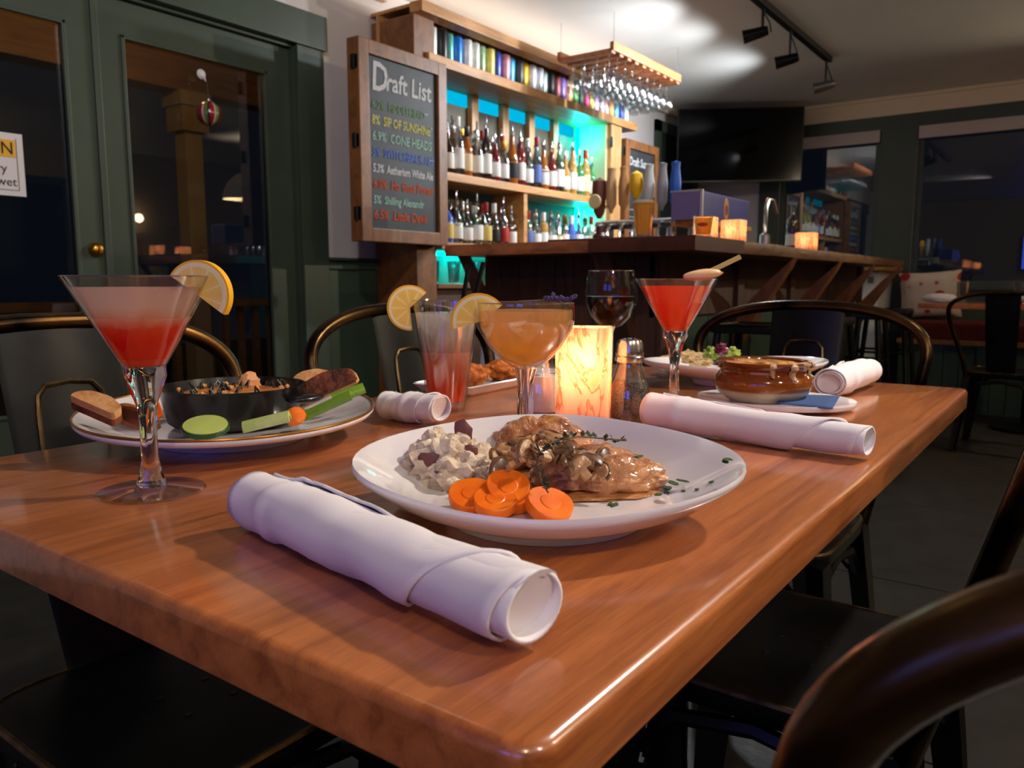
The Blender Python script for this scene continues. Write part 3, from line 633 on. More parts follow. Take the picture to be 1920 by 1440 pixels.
# local +x runs along the screen, local -y faces the room
O('bezel', M().box(-.50, .50, -.02, .03, -.29, .30, .006), BLACKP, tv, smooth=0)
O('screen', M().box(-.49, .49, -.024, -.02, -.275, .29), SCREEN, tv, smooth=0)
O('wall_arm', M().box(-.06, .06, .03, .60, -.04, .04, .006), BLACKM, tv, smooth=0)

# ---------------------------------------------------------------- bench corner by the wide window
bn = T('window_bench', 'green beadboard bench with red cushion under the wide window', 'bench', (6.45, 0, 0))
for i in range(22): O('bead_board', M().box(0, .02, 1.14-(i+1)*.1, 1.14-i*.1-.004, 0, .49, .004), GREEN2, bn, smooth=0)
O('seat_board', M().box(-.025, .53, -1.08, 1.15, .49, .525, .005), SHELFW, bn, smooth=0)
O('end_panel', M().box(.02, .53, 1.12, 1.14, 0, .49), GREEN2, bn, smooth=0)
O('cushion', M().box(-.01, .50, -1.05, 1.13, .525, .655, .03), REDCUSH, bn)
pm = M(); n = 14; v = []; f = []
for s_ in (1, -1):
    for i in range(n+1):
        for j in range(n+1):
            a = -1+2*i/n; b = -1+2*j/n; pin = (1-.06*(b*b)*(1-abs(a))-0); th = .065*((1-a**4)*(1-b**4))**.6
            v.append((a*.21*(1-.07*(1-b*b)), s_*th+.002*s_, b*.185*(1-.07*(1-a*a))))
o_ = (n+1)*(n+1)
for s_ in range(2):
    for i in range(n):
        for j in range(n): k = s_*o_+i*(n+1)+j; f.append([k, k+1, k+n+2, k+n+1])
pm.add(v, f)
mm, nt, bs = newmat('printed_cushion'); co = objco(nt)
vo = nt.nodes.new('ShaderNodeTexVoronoi'); vo.inputs['Scale'].default_value = 11; nt.links.new(co, vo.inputs['Vector'])
nt.links.new(ramp(nt, vo.outputs['Distance'], [(.34, srgb(168, 44, 44)), (.40, srgb(205, 190, 170)), (1, srgb(215, 204, 190))]), bs.inputs['Base Color']); setc(bs, 'Roughness', .9)
pw = tag(O('throw_pillow', pm, mm, None, (6.72, .99, .845), (-.30, .06, PI/2+.1)), 'cream throw pillow with red prints leaning on the bench', 'pillow')
ft = T('bench_table', 'small wooden table set in front of the bench', 'table', (5.95, .28, 0))
O('table_top', M().box(-.30, .30, -.62, .62, .772, .806, .006), TABLEW, ft, smooth=0)
O('pedestal', M().lathe([(.20, 0), (.2, .02), (.03, .04), (.03, .772)], 18), BLACKM, ft)
def tumbler(loc, label, grp=None):
    o = O('water_glass', M().lathe([(0, .006), (.028, .005), (.03, 0), (.038, .135), (.0365, .135), (.029, .012), (0, .012)], 18), GLASSB, None, loc); return tag(o, label, 'glass', grp)
tumbler((5.80, .67, .8065), 'empty water glass on the bench table beside the rolled napkin')
tumbler((5.80, .36, .8065), 'empty water glass on the bench table beside the candle')
tag(O('rolled_napkin', M().blob((0, 0, .03), (.05, .10, .03), 3, .15, 3, 2, 0), CLOTH, None, (5.74, .79, .8065)), 'crumpled white napkin on the bench table beside the pillow', 'napkin')
tag(O('rolled_napkin', M().blob((0, 0, .03), (.05, .09, .03), 3, .15, 3, 5, 0), CLOTH, None, (5.72, .27, .8065)), 'crumpled white napkin on the bench table below the candle', 'napkin')

# candle lanterns: translucent stone shell, flame inside
def stone(name, c):
    m = bpy.data.materials.new(name); m.use_nodes = True; nt = m.node_tree; nt.nodes.clear()
    o = nt.nodes.new('ShaderNodeOutputMaterial'); co = objco(nt, (1, 1, .5))
    col = ramp(nt, tex(nt, co, 14, 4, .55, 2.0), [(.40, c), (.47, srgb(250, 222, 198)), (.50, srgb(206, 140, 92)), (.53, srgb(250, 222, 198)), (.8, srgb(252, 230, 214))])
    d = nt.nodes.new('ShaderNodeBsdfDiffuse'); t = nt.nodes.new('ShaderNodeBsdfTranslucent'); g = nt.nodes.new('ShaderNodeBsdfGlossy'); g.inputs['Roughness'].default_value = .25
    nt.links.new(col, d.inputs[0]); nt.links.new(col, t.inputs[0])
    a = nt.nodes.new('ShaderNodeMixShader'); a.inputs[0].default_value = .55; nt.links.new(d.outputs[0], a.inputs[1]); nt.links.new(t.outputs[0], a.inputs[2])
    b = nt.nodes.new('ShaderNodeMixShader'); b.inputs[0].default_value = .05; nt.links.new(a.outputs[0], b.inputs[1]); nt.links.new(g.outputs[0], b.inputs[2])
    nt.links.new(b.outputs[0], o.inputs[0]); return m
STONE = stone('alabaster', srgb(240, 200, 160)); FLAME = glow('flame', (1, .70, .34), 20)
def lantern(loc, w, h, label, power, rz=0):
    c = T('candle_lantern', label, 'candle lantern', loc, rz)
    rings = []
    for (k, z) in ((.97, 0), (1, .004), (1, h-.003), (.98, h), (.86, h), (.84, h-.005), (.84, .012), (.1, .010)):
        ring = []
        for (cx, cy, a0) in ((1, 1, 0), (-1, 1, PI/2), (-1, -1, PI), (1, -1, 1.5*PI)):
            for q in range(4): a = a0+PI/2*q/3; rc = .10; ring.append(Vector(((cx*(1-rc)+rc*math.cos(a))*w/2*k, (cy*(1-rc)+rc*math.sin(a))*w/2*k, z)))
        rings.append(ring)
    O('stone_shell', M().loft(rings, False), STONE, c)
    cd = O('candle', M().lathe([(0, h*.42), (w*.24, h*.42), (w*.25, h*.40), (w*.25, .012)], 18), mat('candle_wax', srgb(245, 236, 220), .6), c)
    O('flame', M().lathe([(0, h*.43), (.004, h*.46), (.0045, h*.49), (.002, h*.55), (0, h*.58)], 10), FLAME, cd)
    l = lamp('POINT', (loc[0], loc[1], loc[2]+h*.68), power, (1, .73, .48), None, .006, name='candle_light')
    return c
p = at(1094, 800, 1.02); lantern((p.x, p.y, .7505), .066, .128, 'glowing square stone candle lantern between salt and pepper on the dining table', .32, AZ-.22)
for i, (u, v, lb) in enumerate(((1360, 448, 'glowing stone candle lantern on the bar beside the small beer cup'), (1412, 452, 'glowing stone candle lantern on the bar under the blue box'), (1545, 468, 'glowing stone candle lantern on the bar near its far end'))):
    p = onz(u, v, 1.0905); lantern((p.x+.06, p.y+.10, 1.0905), .07+.008*i, .085, lb, .5)
lantern((5.86, .21, .8065), .09, .10, 'glowing stone candle lantern on the bench table', .5)

# fridge and the things on the bar
fg = T('white_fridge', 'white under-counter fridge at the end of the bar', 'fridge', (6.66, 1.50, 0))
O('body', M().box(-.2, .28, -.20, .24, .02, 1.02, .012), WHITEM, fg); O('door', M().box(-.235, -.204, -.20, .24, .05, 1.015, .01), WHITEM, fg)
O('handle', M().box(-.255, -.235, -.17, -.13, .93, .98, .004), mat('grey_handle', srgb(120, 120, 120), .4), fg); O('plinth', M().box(-.18, .26, -.18, .22, 0, .03), BLACKP, fg, smooth=0)
O('top_plank', M().box(-.36, .30, -.27, .27, 1.022, 1.055, .006), SHELFW, fg, smooth=0)
bx_ = T('keg_tap_box', 'blue box-shaped beer tap tower with an oval badge', 'beer tap', (3.15, 1.30, 1.0905))
BLUEP = mat('blue_panel', srgb(58, 70, 160), .35, var=.2, vscale=12)
O('housing', M().box(0, .56, .03, .165, .105, .222, .006), BLUEP, bx_, smooth=0)
O('end_plate', M().box(-.006, .002, .032, .163, .107, .220), mat('grey_violet', srgb(104, 100, 150), .4), bx_, smooth=0)
O('edge_trim', M().box(-.009, .004, .024, .034, .103, .226).box(-.009, .002, .03, .168, .220, .227), mat('trim_silver', srgb(190, 190, 205), .3, .5), bx_, smooth=0)
O('badge', M().lathe([(0, .003), (.03, .003), (.032, 0)], 20).tf(Matrix.Translation((.27, .03, .165)) @ Matrix.Rotation(PI/2, 4, 'X') @ Matrix.Diagonal((.8, 1.5, 1, 1))), mat('badge_gold', srgb(214, 150, 90), .4), bx_)
O('badge_centre', M().lathe([(0, .0045), (.018, .0045), (.019, .003)], 18).tf(Matrix.Translation((.27, .03, .160)) @ Matrix.Rotation(PI/2, 4, 'X') @ Matrix.Diagonal((.9, 1.2, 1, 1))), mat('badge_red', srgb(120, 40, 40), .4), bx_)
O('wood_base', M().box(.05, .60, .03, .18, .085, .105, .003), SHELFW, bx_, smooth=0)
for x in (.1, .5): O('tower_leg', M().lathe([(.04, 0), (.03, .01), (.028, .085)], 16, cx=x, cy=.10), CHROME, bx_)
# tap tower with handles
tt = T('beer_tap_tower', 'chrome beer tap tower with a row of tall handles behind the bar', 'beer tap', (3.35, 1.52, 1.045))
O('manifold', M().tube([(0, -.02, .16), (0, .42, .16)], .022, 12), CHROME, tt)
for y in (.04, .36): O('support', M().tube([(0.01, y, 0), (0.01, y, .15)], .022, 12), CHROME, tt)
HC = [('hop_handle', srgb(200, 160, 110)), ('lemon_handle', srgb(232, 180, 30)), ('white_handle', srgb(200, 205, 205)), ('blue_handle', srgb(40, 100, 190)), ('brown_handle', srgb(110, 60, 44)), ('tan_handle', srgb(190, 140, 84)), ('grey_handle', srgb(150, 150, 155))]
ORD = [3, 6, 2, 1, 5, 0, 4]
for i, k in enumerate(ORD):
    y = .0+i*.064; nm, c = HC[k]
    fz = O('faucet', M().tube([(-.02, y, .16), (-.06, y, .155), (-.075, y, .12), (-.078, y, .07)], .0085, 8), CHROME, tt)
    prof = {1: [(.006, .19), (.010, .24), (.028, .27), (.034, .31), (.026, .35), (0, .365)], 4: [(.01, .19), (.026, .22), (.030, .27), (.036, .31), (.034, .36), (0, .38)]}.get(k, [(.007, .18), (.012, .20), (.024, .22), (.026, .30), (.018, .36), (.020, .385), (0, .39)])
    O('tap_handle', M().lathe([(r, z+(.03 if k != 4 else 0)) for r, z in prof], 14, cx=-.045, cy=y), mat(nm, c, .4), fz)
O('round_badge', M().lathe([(0, .006), (.03, .006), (.034, 0)], 20).tf(Matrix.Translation((-.085, .385, .265)) @ Matrix.Rotation(-PI/2, 4, 'Y')), mat('badge_cream', srgb(225, 205, 150), .5), tt)
def pint(loc, r, h, label, liq, foam=True):
    c = T('beer_glass', label, 'beer glass', loc)
    O('glass', M().lathe([(0, .006), (r*.66, .005), (r*.7, 0), (r, h), (r*.965, h), (r*.68, .012), (0, .012)], 24), GLASS, c)
    b = O('beer', M().lathe([(0, .013), (r*.67, .013), (r*.93, h*.88), (0, h*.88)], 24), liq, c)
    if foam: O('foam', M().lathe([(0, h*.95), (r*.93, h*.95), (r*.945, h*.885), (0, h*.882)], 24), mat('foam', srgb(240, 225, 200), .9), c)
    return c
BEER = drink('amber_beer', [(0, srgb(255, 200, 84)), (1, srgb(255, 210, 110))], .15, 0, .14)
LAG = drink('lager', [(0, srgb(248, 186, 50)), (1, srgb(252, 200, 80))], .25, 0, .1)
p = onz(1203, 446, 1.0925); pint((p.x+.05, p.y+.02, 1.0925), .040, .142, 'pint glass of hazy amber beer standing on the bar', BEER)
p = onz(1336, 446, 1.0905); cp = pint((p.x+.02, p.y+.045, 1.0925), .036, .078, 'small plastic cup of lager on the bar corner', LAG, False)
O('red_print', M().blob((0, 0, 0), (.018, .0012, .007), 2, .3, 2, 1).tf(Matrix.Translation((-.0315, -.0125, .045)) @ Matrix.Rotation(-1.19, 4, 'Z')), mat('red_print', srgb(170, 40, 30), .6), cp)
tag(O('bar_mat', M().box(-.05, .05, -.32, .14, 0, .012, .004), BLACKP, None, (2.70, 1.62, 1.0915)), 'black rubber service mat lying on the bar', 'mat')
tag(O('spirit_measure', M().lathe([(0, .002), (.03, 0), (.034, .03), (.02, .045), (.018, .07), (0, .072)], 18), mat('maroon_lid', srgb(84, 26, 28), .4), None, (2.86, 1.64, 1.0925)), 'maroon-topped jar on the bar beside the pint of beer', 'jar')
bk = T('bar_faucet', 'chrome gooseneck faucet behind the bar near the window', 'faucet', (4.3, 1.45, 1.0905))
O('base', M().lathe([(.03, .0), (.028, .10), (.016, .11)], 14), CHROME, bk)
O('spout', M().tube([(0, 0, .1), (0, 0, .25), (.03, 0, .29), (.08, -.01, .29), (.12, -.02, .22)], .011, 8), CHROME, bk)
sb = T('black_wine_bottle', 'dark wine bottle on the far end of the bar', 'bottle', (4.55, 1.38, 1.0905))
O('body', M().lathe(bprof(.27, .036, .013, 1), 18), LIQM['dark brown'], sb); O('paper_label', M().lathe([(.0366, .05), (.037, .052), (.037, .11), (.0366, .112)], 18), LABM['white'], sb)
wbn = tag(O('waste_bin', M().lathe([(0, .01), (.16, 0), (.155, .02), (.105, .80), (.10, .82), (.09, .82), (.13, .03), (0, .03)], 24), WHITEM, None, (2.12, 1.54, 0)), 'white tapered bin standing in front of the bar', 'bin')

# ---------------------------------------------------------------- drinks on the table
ZT = .7503
RIND = mat('lemon_rind', srgb(236, 176, 30), .4); PITH = mat('lemon_pith', srgb(242, 226, 176), .6, sss=.2)
mm, nt, bs = newmat('lemon_flesh'); tc = nt.nodes.new('ShaderNodeTexCoord'); gr = nt.nodes.new('ShaderNodeTexGradient'); gr.gradient_type = 'RADIAL'; nt.links.new(tc.outputs['Object'], gr.inputs[0])
mu = nt.nodes.new('ShaderNodeMath'); mu.operation = 'MULTIPLY'; mu.inputs[1].default_value = 9; nt.links.new(gr.outputs['Fac'], mu.inputs[0])
fr = nt.nodes.new('ShaderNodeMath'); fr.operation = 'PINGPONG'; fr.inputs[1].default_value = .5; nt.links.new(mu.outputs[0], fr.inputs[0])
nt.links.new(ramp(nt, fr.outputs[0], [(0, srgb(246, 226, 168)), (.10, srgb(240, 206, 112)), (.5, srgb(238, 198, 96))]), bs.inputs['Base Color']); setc(bs, 'Roughness', .25); setc(bs, 'Subsurface Weight', .3); setc(bs, 'Subsurface Radius', (.008, .005, .002))
FLESH = mm
RIMG = thin_glass('glass_rim', (.9, .92, .92), 7.0, rough=.05)
def rim(parent, r, z): O('rim', M().tube([(r*math.cos(2*PI*k/48), r*math.sin(2*PI*k/48), z) for k in range(48)], .0009, 6, True), RIMG, parent)
def lemon(cen, a0, a1, r, parent, name='lemon_slice', turn=0, label=None):
    """lemon wheel sector standing on a rim; angles in its own plane (x right, y up)"""
    c = T(name, label, 'lemon slice', cen)
    a0 = math.radians(a0); a1 = math.radians(a1); n = 24; th = .0045
    def sect(r0, r1, t):
        mb = M(); rings = []
        for i in range(n+1):
            a = a0+(a1-a0)*i/n; ca, sa = math.cos(a), math.sin(a)
            rings.append([Vector((r0*ca, r0*sa, -t)), Vector((r1*ca, r1*sa, -t)), Vector((r1*ca, r1*sa, t)), Vector((r0*ca, r0*sa, t))])
        return mb.loft(rings, True)
    for nm, r0, r1, t, m in (('rind', r*.93, r, th*.85, RIND), ('pith', r*.80, r*.93, th*.97, PITH), ('flesh', .0005, r*.80, th, FLESH)):
        O(nm, sect(r0, r1, t), m, c)
    c.rotation_euler = (PI/2, 0, AZ-PI/2+turn)
    return c
def martini(loc, stops, top, label, h=.19, rr=.0615, extra=None):
    c = T('martini_glass', label, 'cocktail glass', loc)
    zb = h-.078   # bowl bottom
    O('bowl', M().lathe([(.0175, zb), (rr, h), (rr-.0012, h+.0006), (rr-.0020, h), (.0165, zb+.001), (0, zb-.001)], 48), GLASS, c)
    def rf(a, r, z): return 1+(.10*math.sin(6*a+z*190) if z > .035 and z < zb else 0)
    O('stem', M().lathe([(.0178, zb+.0005), (.0172, zb-.008), (.0125, zb-.020), (.0085, zb-.034), (.0070, zb-.05), (.0066, .05), (.0072, .03), (.0095, .016), (.0125, .0085), (.0130, .006), (0, .0055)], 36, rf), CRYSTAL, c)
    O('foot', M().lathe([(0, .0065), (.012, .0060), (.030, .0035), (.0445, .0022), (.0455, .0012), (.0445, 0), (0, 0)], 40), GLASS, c)
    k = (rr-.0185)/(h-zb)
    def rad(z): return .0168+k*(z-zb-.001)
    zt = h-top; rim(c, rr-.001, h)
    O('drink', M().lathe([(0, zb+.0012), (.0166, zb+.0015)]+[(rad(zb+(zt-zb)*t), zb+(zt-zb)*t) for t in (.2, .4, .6, .8, 1)]+[(0, zt)], 48), drink('cocktail_'+extra, stops, .12, zb, zt), c)
    return c
p = onz(285, 921, ZT)
martini((p.x, p.y, ZT), [(0, srgb(238, 24, 8)), (.34, srgb(250, 40, 14)), (.50, srgb(250, 84, 44)), (.60, srgb(248, 180, 152)), (.75, srgb(246, 226, 212)), (1, srgb(244, 222, 214))], .009, 'layered red and white martini with a lemon slice beside the round plate', extra='layered')
q = at(374, 552, FW.dot(p)+.002); lemon(q, -36, 146, .0295, None, turn=-.15, label='lemon half-slice on the rim of the layered martini')
p2 = at(1263, 745, 1.195)
martini((p2.x, p2.y, ZT), [(0, srgb(255, 118, 44)), (.4, srgb(252, 92, 46)), (1, srgb(246, 108, 88))], .010, 'bright red martini with a bamboo pick beside the soup crock', extra='red')
# garnish and pick on the far martini
c = at(1333, 513, 1.19)
gp = T('fruit_garnish', 'pale fruit slice on a bamboo pick across the red martini', 'garnish', c, AZ-PI/2)
O('fruit', M().blob((-.012, 0, .0), (.030, .008, .008), 3, .08, 2, 1).tf(Matrix.Rotation(-.12, 4, 'Y')), mat('pale_fruit', srgb(226, 188, 140), .4, sss=.2), gp)
O('bamboo_pick', M().box(-.03, .048, -.002, .002, -.0035, .0035, .001).tf(Matrix.Translation((.0, 0, .004)) @ Matrix.Rotation(-.45, 4, 'Y')), mat('bamboo', srgb(196, 176, 110), .5), gp, smooth=0)
# tall drink
p = onz(838, 769, ZT); d = FW.dot(p); hh = .160
tg = T('highball_glass', 'tall glass of pink iced drink with lemon and two black straws', 'drink', (p.x, p.y, ZT))
O('glass', M().lathe([(0, 0), (.0265, 0), (.0275, .003), (.0475, hh-.001), (.0468, hh), (.0458, hh-.001), (.0262, .014), (0, .012)], 48), GLASS, tg)
O('drink', M().lathe([(0, .0145), (.0258, .0150)]+[(.0258+.0180*t, .015+.127*t) for t in (.15, .3, .45, .56)]+[(0, .0861)], 40), drink('pink_layers', [(0, srgb(252, 78, 34)), (.35, srgb(255, 110, 64)), (.70, srgb(255, 166, 126)), (1, srgb(246, 208, 188))], .12, .015, .086), tg)
O('iced_top', M().lathe([(0, .0863)]+[(.0258+.0180*t, .015+.127*t) for t in (.562, .7, .85, 1)]+[(0, .142)], 40), drink('soda_top', [(0, srgb(238, 196, 176)), (.4, srgb(236, 226, 214)), (1, srgb(246, 240, 232))], .38, .086, .142), tg)
rim(tg, .0467, hh); ICEM = mat('ice', (.90, .95, .96), .12, trans=.45, ior=1.31, bmp=.5, bscale=120)
for i, (x, y, z) in enumerate(((-.012, -.008, .128), (.017, -.012, .132), (.000, .016, .130), (-.014, -.004, .107), (.015, -.006, .112), (.000, .006, .100))):
    ic = O('ice_cube', M().box(-.013, .013, -.013, .013, -.010, .010, .003).tf(Matrix.Translation((x, y, z)) @ Matrix.Rotation(.4*i, 4, 'Z') @ Matrix.Rotation(.5-.3*i, 4, 'X')), ICEM, tg)
fw3 = FW; rt3 = RT; STRAW = mat('straw_black', srgb(10, 10, 10), .7, spec=.2)
for i, (dx, dz, top) in enumerate(((.010, .0, (.033, .203)), (.016, .0, (.054, .214)))):
    a = rt3*(-.008+dx)+fw3*.01*(i*2-1); b = rt3*top[0]+fw3*(.012*(i*2-1)); O('straw', M().tube([Vector((a.x, a.y, .03)), Vector((b.x, b.y, top[1]))], .0033, 8), STRAW, tg)
lemon(at(768, 577, d-.006), 42, 275, .0325, None, turn=.25, label='lemon wheel on the rim of the tall pink drink')
# coupe
d = .835; p = at(985, 600, d); zr = .935-(567-530)/FPX*d-ZT
cg = T('coupe_glass', 'wide coupe of amber cocktail with lemon and lavender behind the main plate', 'cocktail glass', (p.x, p.y, ZT))
bp = [(.0, .093), (.010, .094), (.026, .104), (.040, .119), (.0495, .136), (.0525, .148), (.0515, zr)]
O('bowl', M().lathe(bp[1:]+[(.0505, zr+.0005), (.0497, zr-.0005), (.0510, .148), (.048, .1365), (.0385, .1200), (.025, .1055), (.0, .0955)], 48), GLASS, cg)
O('stem', M().lathe([(.0125, .0945), (.0105, .088), (.0075, .078), (.0078, .06), (.0085, .03), (.011, .012), (.014, .006), (0, .005)], 24, lambda a, r, z: 1+.10*math.cos(6*a)*(1 if .015 < z < .085 else 0)), CRYSTAL, cg)
O('foot', M().lathe([(0, .006), (.014, .005), (.036, .0022), (.0375, .001), (.036, 0), (0, 0)], 36), GLASS, cg)
zl = zr-.008; rim(cg, .0508, zr)
O('drink', M().lathe([(0, .0962), (.0245, .1063), (.0378, .1208), (.0472, .1372), (.0502, .148), (.0500, zl), (0, zl)], 44), drink('amber_cocktail', [(0, srgb(255, 208, 90)), (.35, srgb(255, 202, 100)), (.6, srgb(252, 206, 140)), (1, srgb(252, 214, 160))], .22, .096, zl), cg)
lemon(at(898, 603, d-.012), 35, 195, .0295, None, turn=.1, label='lemon half-slice on the rim of the amber coupe')
lv = T('lavender_sprig', 'purple lavender sprig laid across the coupe rim', 'lavender', at(1008, 565, d-.005), AZ-PI/2)
O('stalk', M().tube([(-.02, 0, 0), (.038, 0, .003)], .0008, 5), mat('lavender_stalk', srgb(92, 96, 70), .7), lv)
LAVM = mat('lavender_bud', srgb(76, 62, 112), .8, var=.4, vscale=300)
for i in range(16):
    x = .008+.031*i/15; O('bud', M().blob((x, R.uniform(-.003, .003), .0035+R.uniform(-.002, .003)), (.0028, .002, .0032), 1, .3, 3, i), LAVM, lv)
# wine glass
d = 1.28; p = at(1146, 560, d); zr = .935+(530-508)/FPX*d-ZT
wg = T('wine_glass', 'glass of dark red wine behind the candle lantern', 'wine glass', (p.x, p.y, ZT))
O('bowl', M().lathe([(.006, zr-.092), (.018, zr-.088), (.032, zr-.074), (.041, zr-.05), (.042, zr-.034), (.0395, zr-.012), (.0365, zr), (.0355, zr), (.0386, zr-.012), (.041, zr-.034), (.0400, zr-.05), (.0312, zr-.073), (.017, zr-.0865), (0, zr-.089)], 40), thin_glass('wine_glass_clear', (.96, .97, .97), .7), wg)
rim(wg, .036, zr); O('wine', M().lathe([(0, zr-.0885), (.0168, zr-.086), (.0308, zr-.0725), (.0394, zr-.05), (.0402, zr-.041), (0, zr-.041)], 36), mat('red_wine', (.010, .0015, .002), .25, spec=.25), wg)
O('stem', M().lathe([(.0075, zr-.089), (.0045, zr-.10), (.0038, .05), (.0045, .012), (.010, .005), (0, .0045)], 18), CRYSTAL, wg)
O('foot', M().lathe([(0, .0055), (.012, .004), (.035, .002), (.036, .001), (.035, 0), (0, 0)], 32), GLASS, wg)
# shakers
def shaker(loc, fill, label, name):
    c = T(name, label, 'shaker', loc)
    O('glass_body', M().lathe([(0, 0), (.026, 0), (.0285, .004), (.0290, .020), (.0265, .045), (.0195, .066), (.0165, .075), (.0165, .083)], 28, lambda a, r, z: 1+.018*math.cos(10*a)*(1 if z > .04 else 0)), SHAKG, c)
    O('filling', M().lathe([(0, .006), (.0255, .006), (.0272, .020), (.0250, .044), (.0225, .055), (0, .056)], 26), fill, c)
    cap = O('cap', M().lathe([(.0185, .080), (.0195, .082), (.0195, .087), (.0180, .0885), (.0190, .091), (.0182, .0945), (.0180, .103), (.0155, .109), (.008, .1115), (0, .112)], 28), STEELCAP, c)
    hm = M()
    for k in range(7): a = k*PI/3; r_ = 0 if k == 6 else .008; hm.lathe([(0, .1122), (.0011, .1121), (.0012, .111)], 6, cx=r_*math.cos(a), cy=r_*math.sin(a))
    ho = O('sprinkle_holes', hm, BLACKP, cap); ho['kind'] = 'stuff'
    return c
m_, nt, bs = newmat('ground_pepper'); nt.links.new(ramp(nt, tex(nt, objco(nt), 900, 2), [(.4, srgb(22, 20, 22)), (.52, srgb(60, 54, 52)), (.62, srgb(150, 140, 132))]), bs.inputs['Base Color']); setc(bs, 'Roughness', .9)
p = onz(1178, 789, ZT); shaker((p.x, p.y, ZT), m_, 'glass pepper shaker with steel cap beside the candle lantern', 'pepper_shaker')
p = onz(1016, 776, ZT); shaker((p.x, p.y, ZT), mat('table_salt', srgb(232, 230, 236), .9), 'glass salt shaker half hidden behind the coupe stem', 'salt_shaker')

# ---------------------------------------------------------------- crockery
FL = .0145
def coupe_plate(name, label, loc, rx, ry, rz, h, foot, mt, rim=None, wave=.006, tilt=0, sq=0):
    c = T(name, label, 'plate', loc, rz)
    def sh(a, r, z):
        e = 1/math.sqrt((math.cos(a)/rx)**2+(math.sin(a)/ry)**2)
        return e*(1+sq*math.cos(4*a))
    def rf(a, r, z): k = min(1, max(0, (r-.45)/.55)); base = foot; return (sh(a, r, z)*k+((rx+ry)/2)*(1-k))
    def zf(a, r, z): k = max(0, (r-.62)/.38); return wave*math.cos(2*a)*k**2*(1 if r <= 1.001 else 1)+tilt*math.sin(a)*k
    f_ = foot/((rx+ry)/2); fl = min(FL, h*.5)
    prof = [(0, fl), (f_*.95, fl), (f_*1.2, fl+.002), (.80, fl+(h-fl)*.36), (.93, fl+(h-fl)*.75), (.985, fl+(h-fl)*.97), (.998, h), (1.006, h-.0018), (1.004, h-.0045), (.985, h-.008), (.9, fl+(h-fl)*.42), (.76, fl+(h-fl)*.08), (f_*1.10, fl*.72), (f_*1.04, fl*.66), (f_*1.0, .0), (f_*.93, 0), (f_*.9, fl*.4), (0, fl*.4)]
    O('plate_body', M().lathe(prof, 72, rf, zf), mt, c, smooth=60)
    if rim: O('rim_band', M().tube([Vector((sh(a, 1, 0)*math.cos(a), sh(a, 1, 0)*math.sin(a), h+wave*math.cos(2*a)+tilt*math.sin(a))) for a in [2*PI*k/72 for k in range(72)]], .0016, 6, True), rim, c)
    def top(x, y):  # height of the inner surface at world-plane offset (x, y), plate axes
        r = math.hypot(x/rx, y/ry)
        pts = [(0, fl), (f_*.95, fl), (f_*1.2, fl+.002), (.80, fl+(h-fl)*.36), (.93, fl+(h-fl)*.75), (1, h)]
        for (a, za), (b, zb) in zip(pts, pts[1:]):
            if r <= b: return za+(zb-za)*(r-a)/(b-a)
        return h
    return c, top
PLC = Vector((.512, .340, ZT)); PRZ = math.atan2(-.84, .54)
mp, mtop = coupe_plate('dinner_plate', 'large white wavy-rimmed plate of mushroom chicken and mash', PLC, .150, .124, PRZ, .048, .077, PORC, None, .0, .013, .025)
LPC = Vector((.553, .818, ZT))
lp, ltop = coupe_plate('sharing_plate', 'round gold-rimmed plate holding the black skillet and crudites', LPC, .167, .167, -.65, .037, .085, PORC, GOLDRIM, 0, .007)
p = at(1378, 700, 1.46); FPC = Vector((p.x, p.y, ZT))
fp, ftop = coupe_plate('rice_plate', 'white oval plate of rice and greens behind the soup crock', FPC, .168, .115, math.atan2(-.75, .66), .040, .075, PORC, None, .004, .0, .02)
# rectangular plate with breaded cakes
rp = T('rectangular_plate', 'small rectangular white plate with two breaded cakes', 'plate', (1.135, .868, ZT), .06)
rr = []
for ins, z in ((.016, 0), (.010, .006), (.0, .016), (.003, .0175), (.008, .014), (.016, .008), (.05, .0075)):
    a, b = .165-ins, .062-ins*.8; ring = []
    for (cx, cy, a0) in ((1, 1, 0), (-1, 1, PI/2), (-1, -1, PI), (1, -1, 1.5*PI)):
        for q_ in range(5): t = a0+PI/2*q_/4; ring.append(Vector((cx*(a-.014)+.014*math.cos(t), cy*(b-.012)+.012*math.sin(t), z)))
    rr.append(ring)
O('plate_body', M().loft(rr), PORC, rp, smooth=50)
BREAD = mat('breadcrumb', srgb(222, 128, 36), .7, c2=srgb(150, 66, 16), vscale=90, bmp=.6, bscale=160)
for i, (x, y, s_) in enumerate(((-.085, -.006, 1), (.03, .0, 1.05))):
    tag(O('breaded_cake', M().blob((0, 0, .016), (.044*s_, .034*s_, .020), 4, .22, 2.2, i+3, 0), BREAD, None, (1.135+x, .868+y, ZT+.009), (0, 0, .3*i)), ['orange breaded cake at the near end of the rectangular plate', 'orange breaded cake further back on the rectangular plate'][i], 'breaded cake', 'breaded cakes on the rectangular plate')
for i in range(5): tag(O('herb_leaf', M().blob((0, 0, .002), (.004, .006, .002), 1, .4, 2, i, 0), mat('herb_green_%d' % i, srgb(44, 76, 34), .7), None, (1.135-.02+R.uniform(-.02, .02), .868+R.uniform(-.03, .03), ZT+.0085)), 'chopped herb scrap on the rectangular plate', 'herb', 'herbs on the rectangular plate')
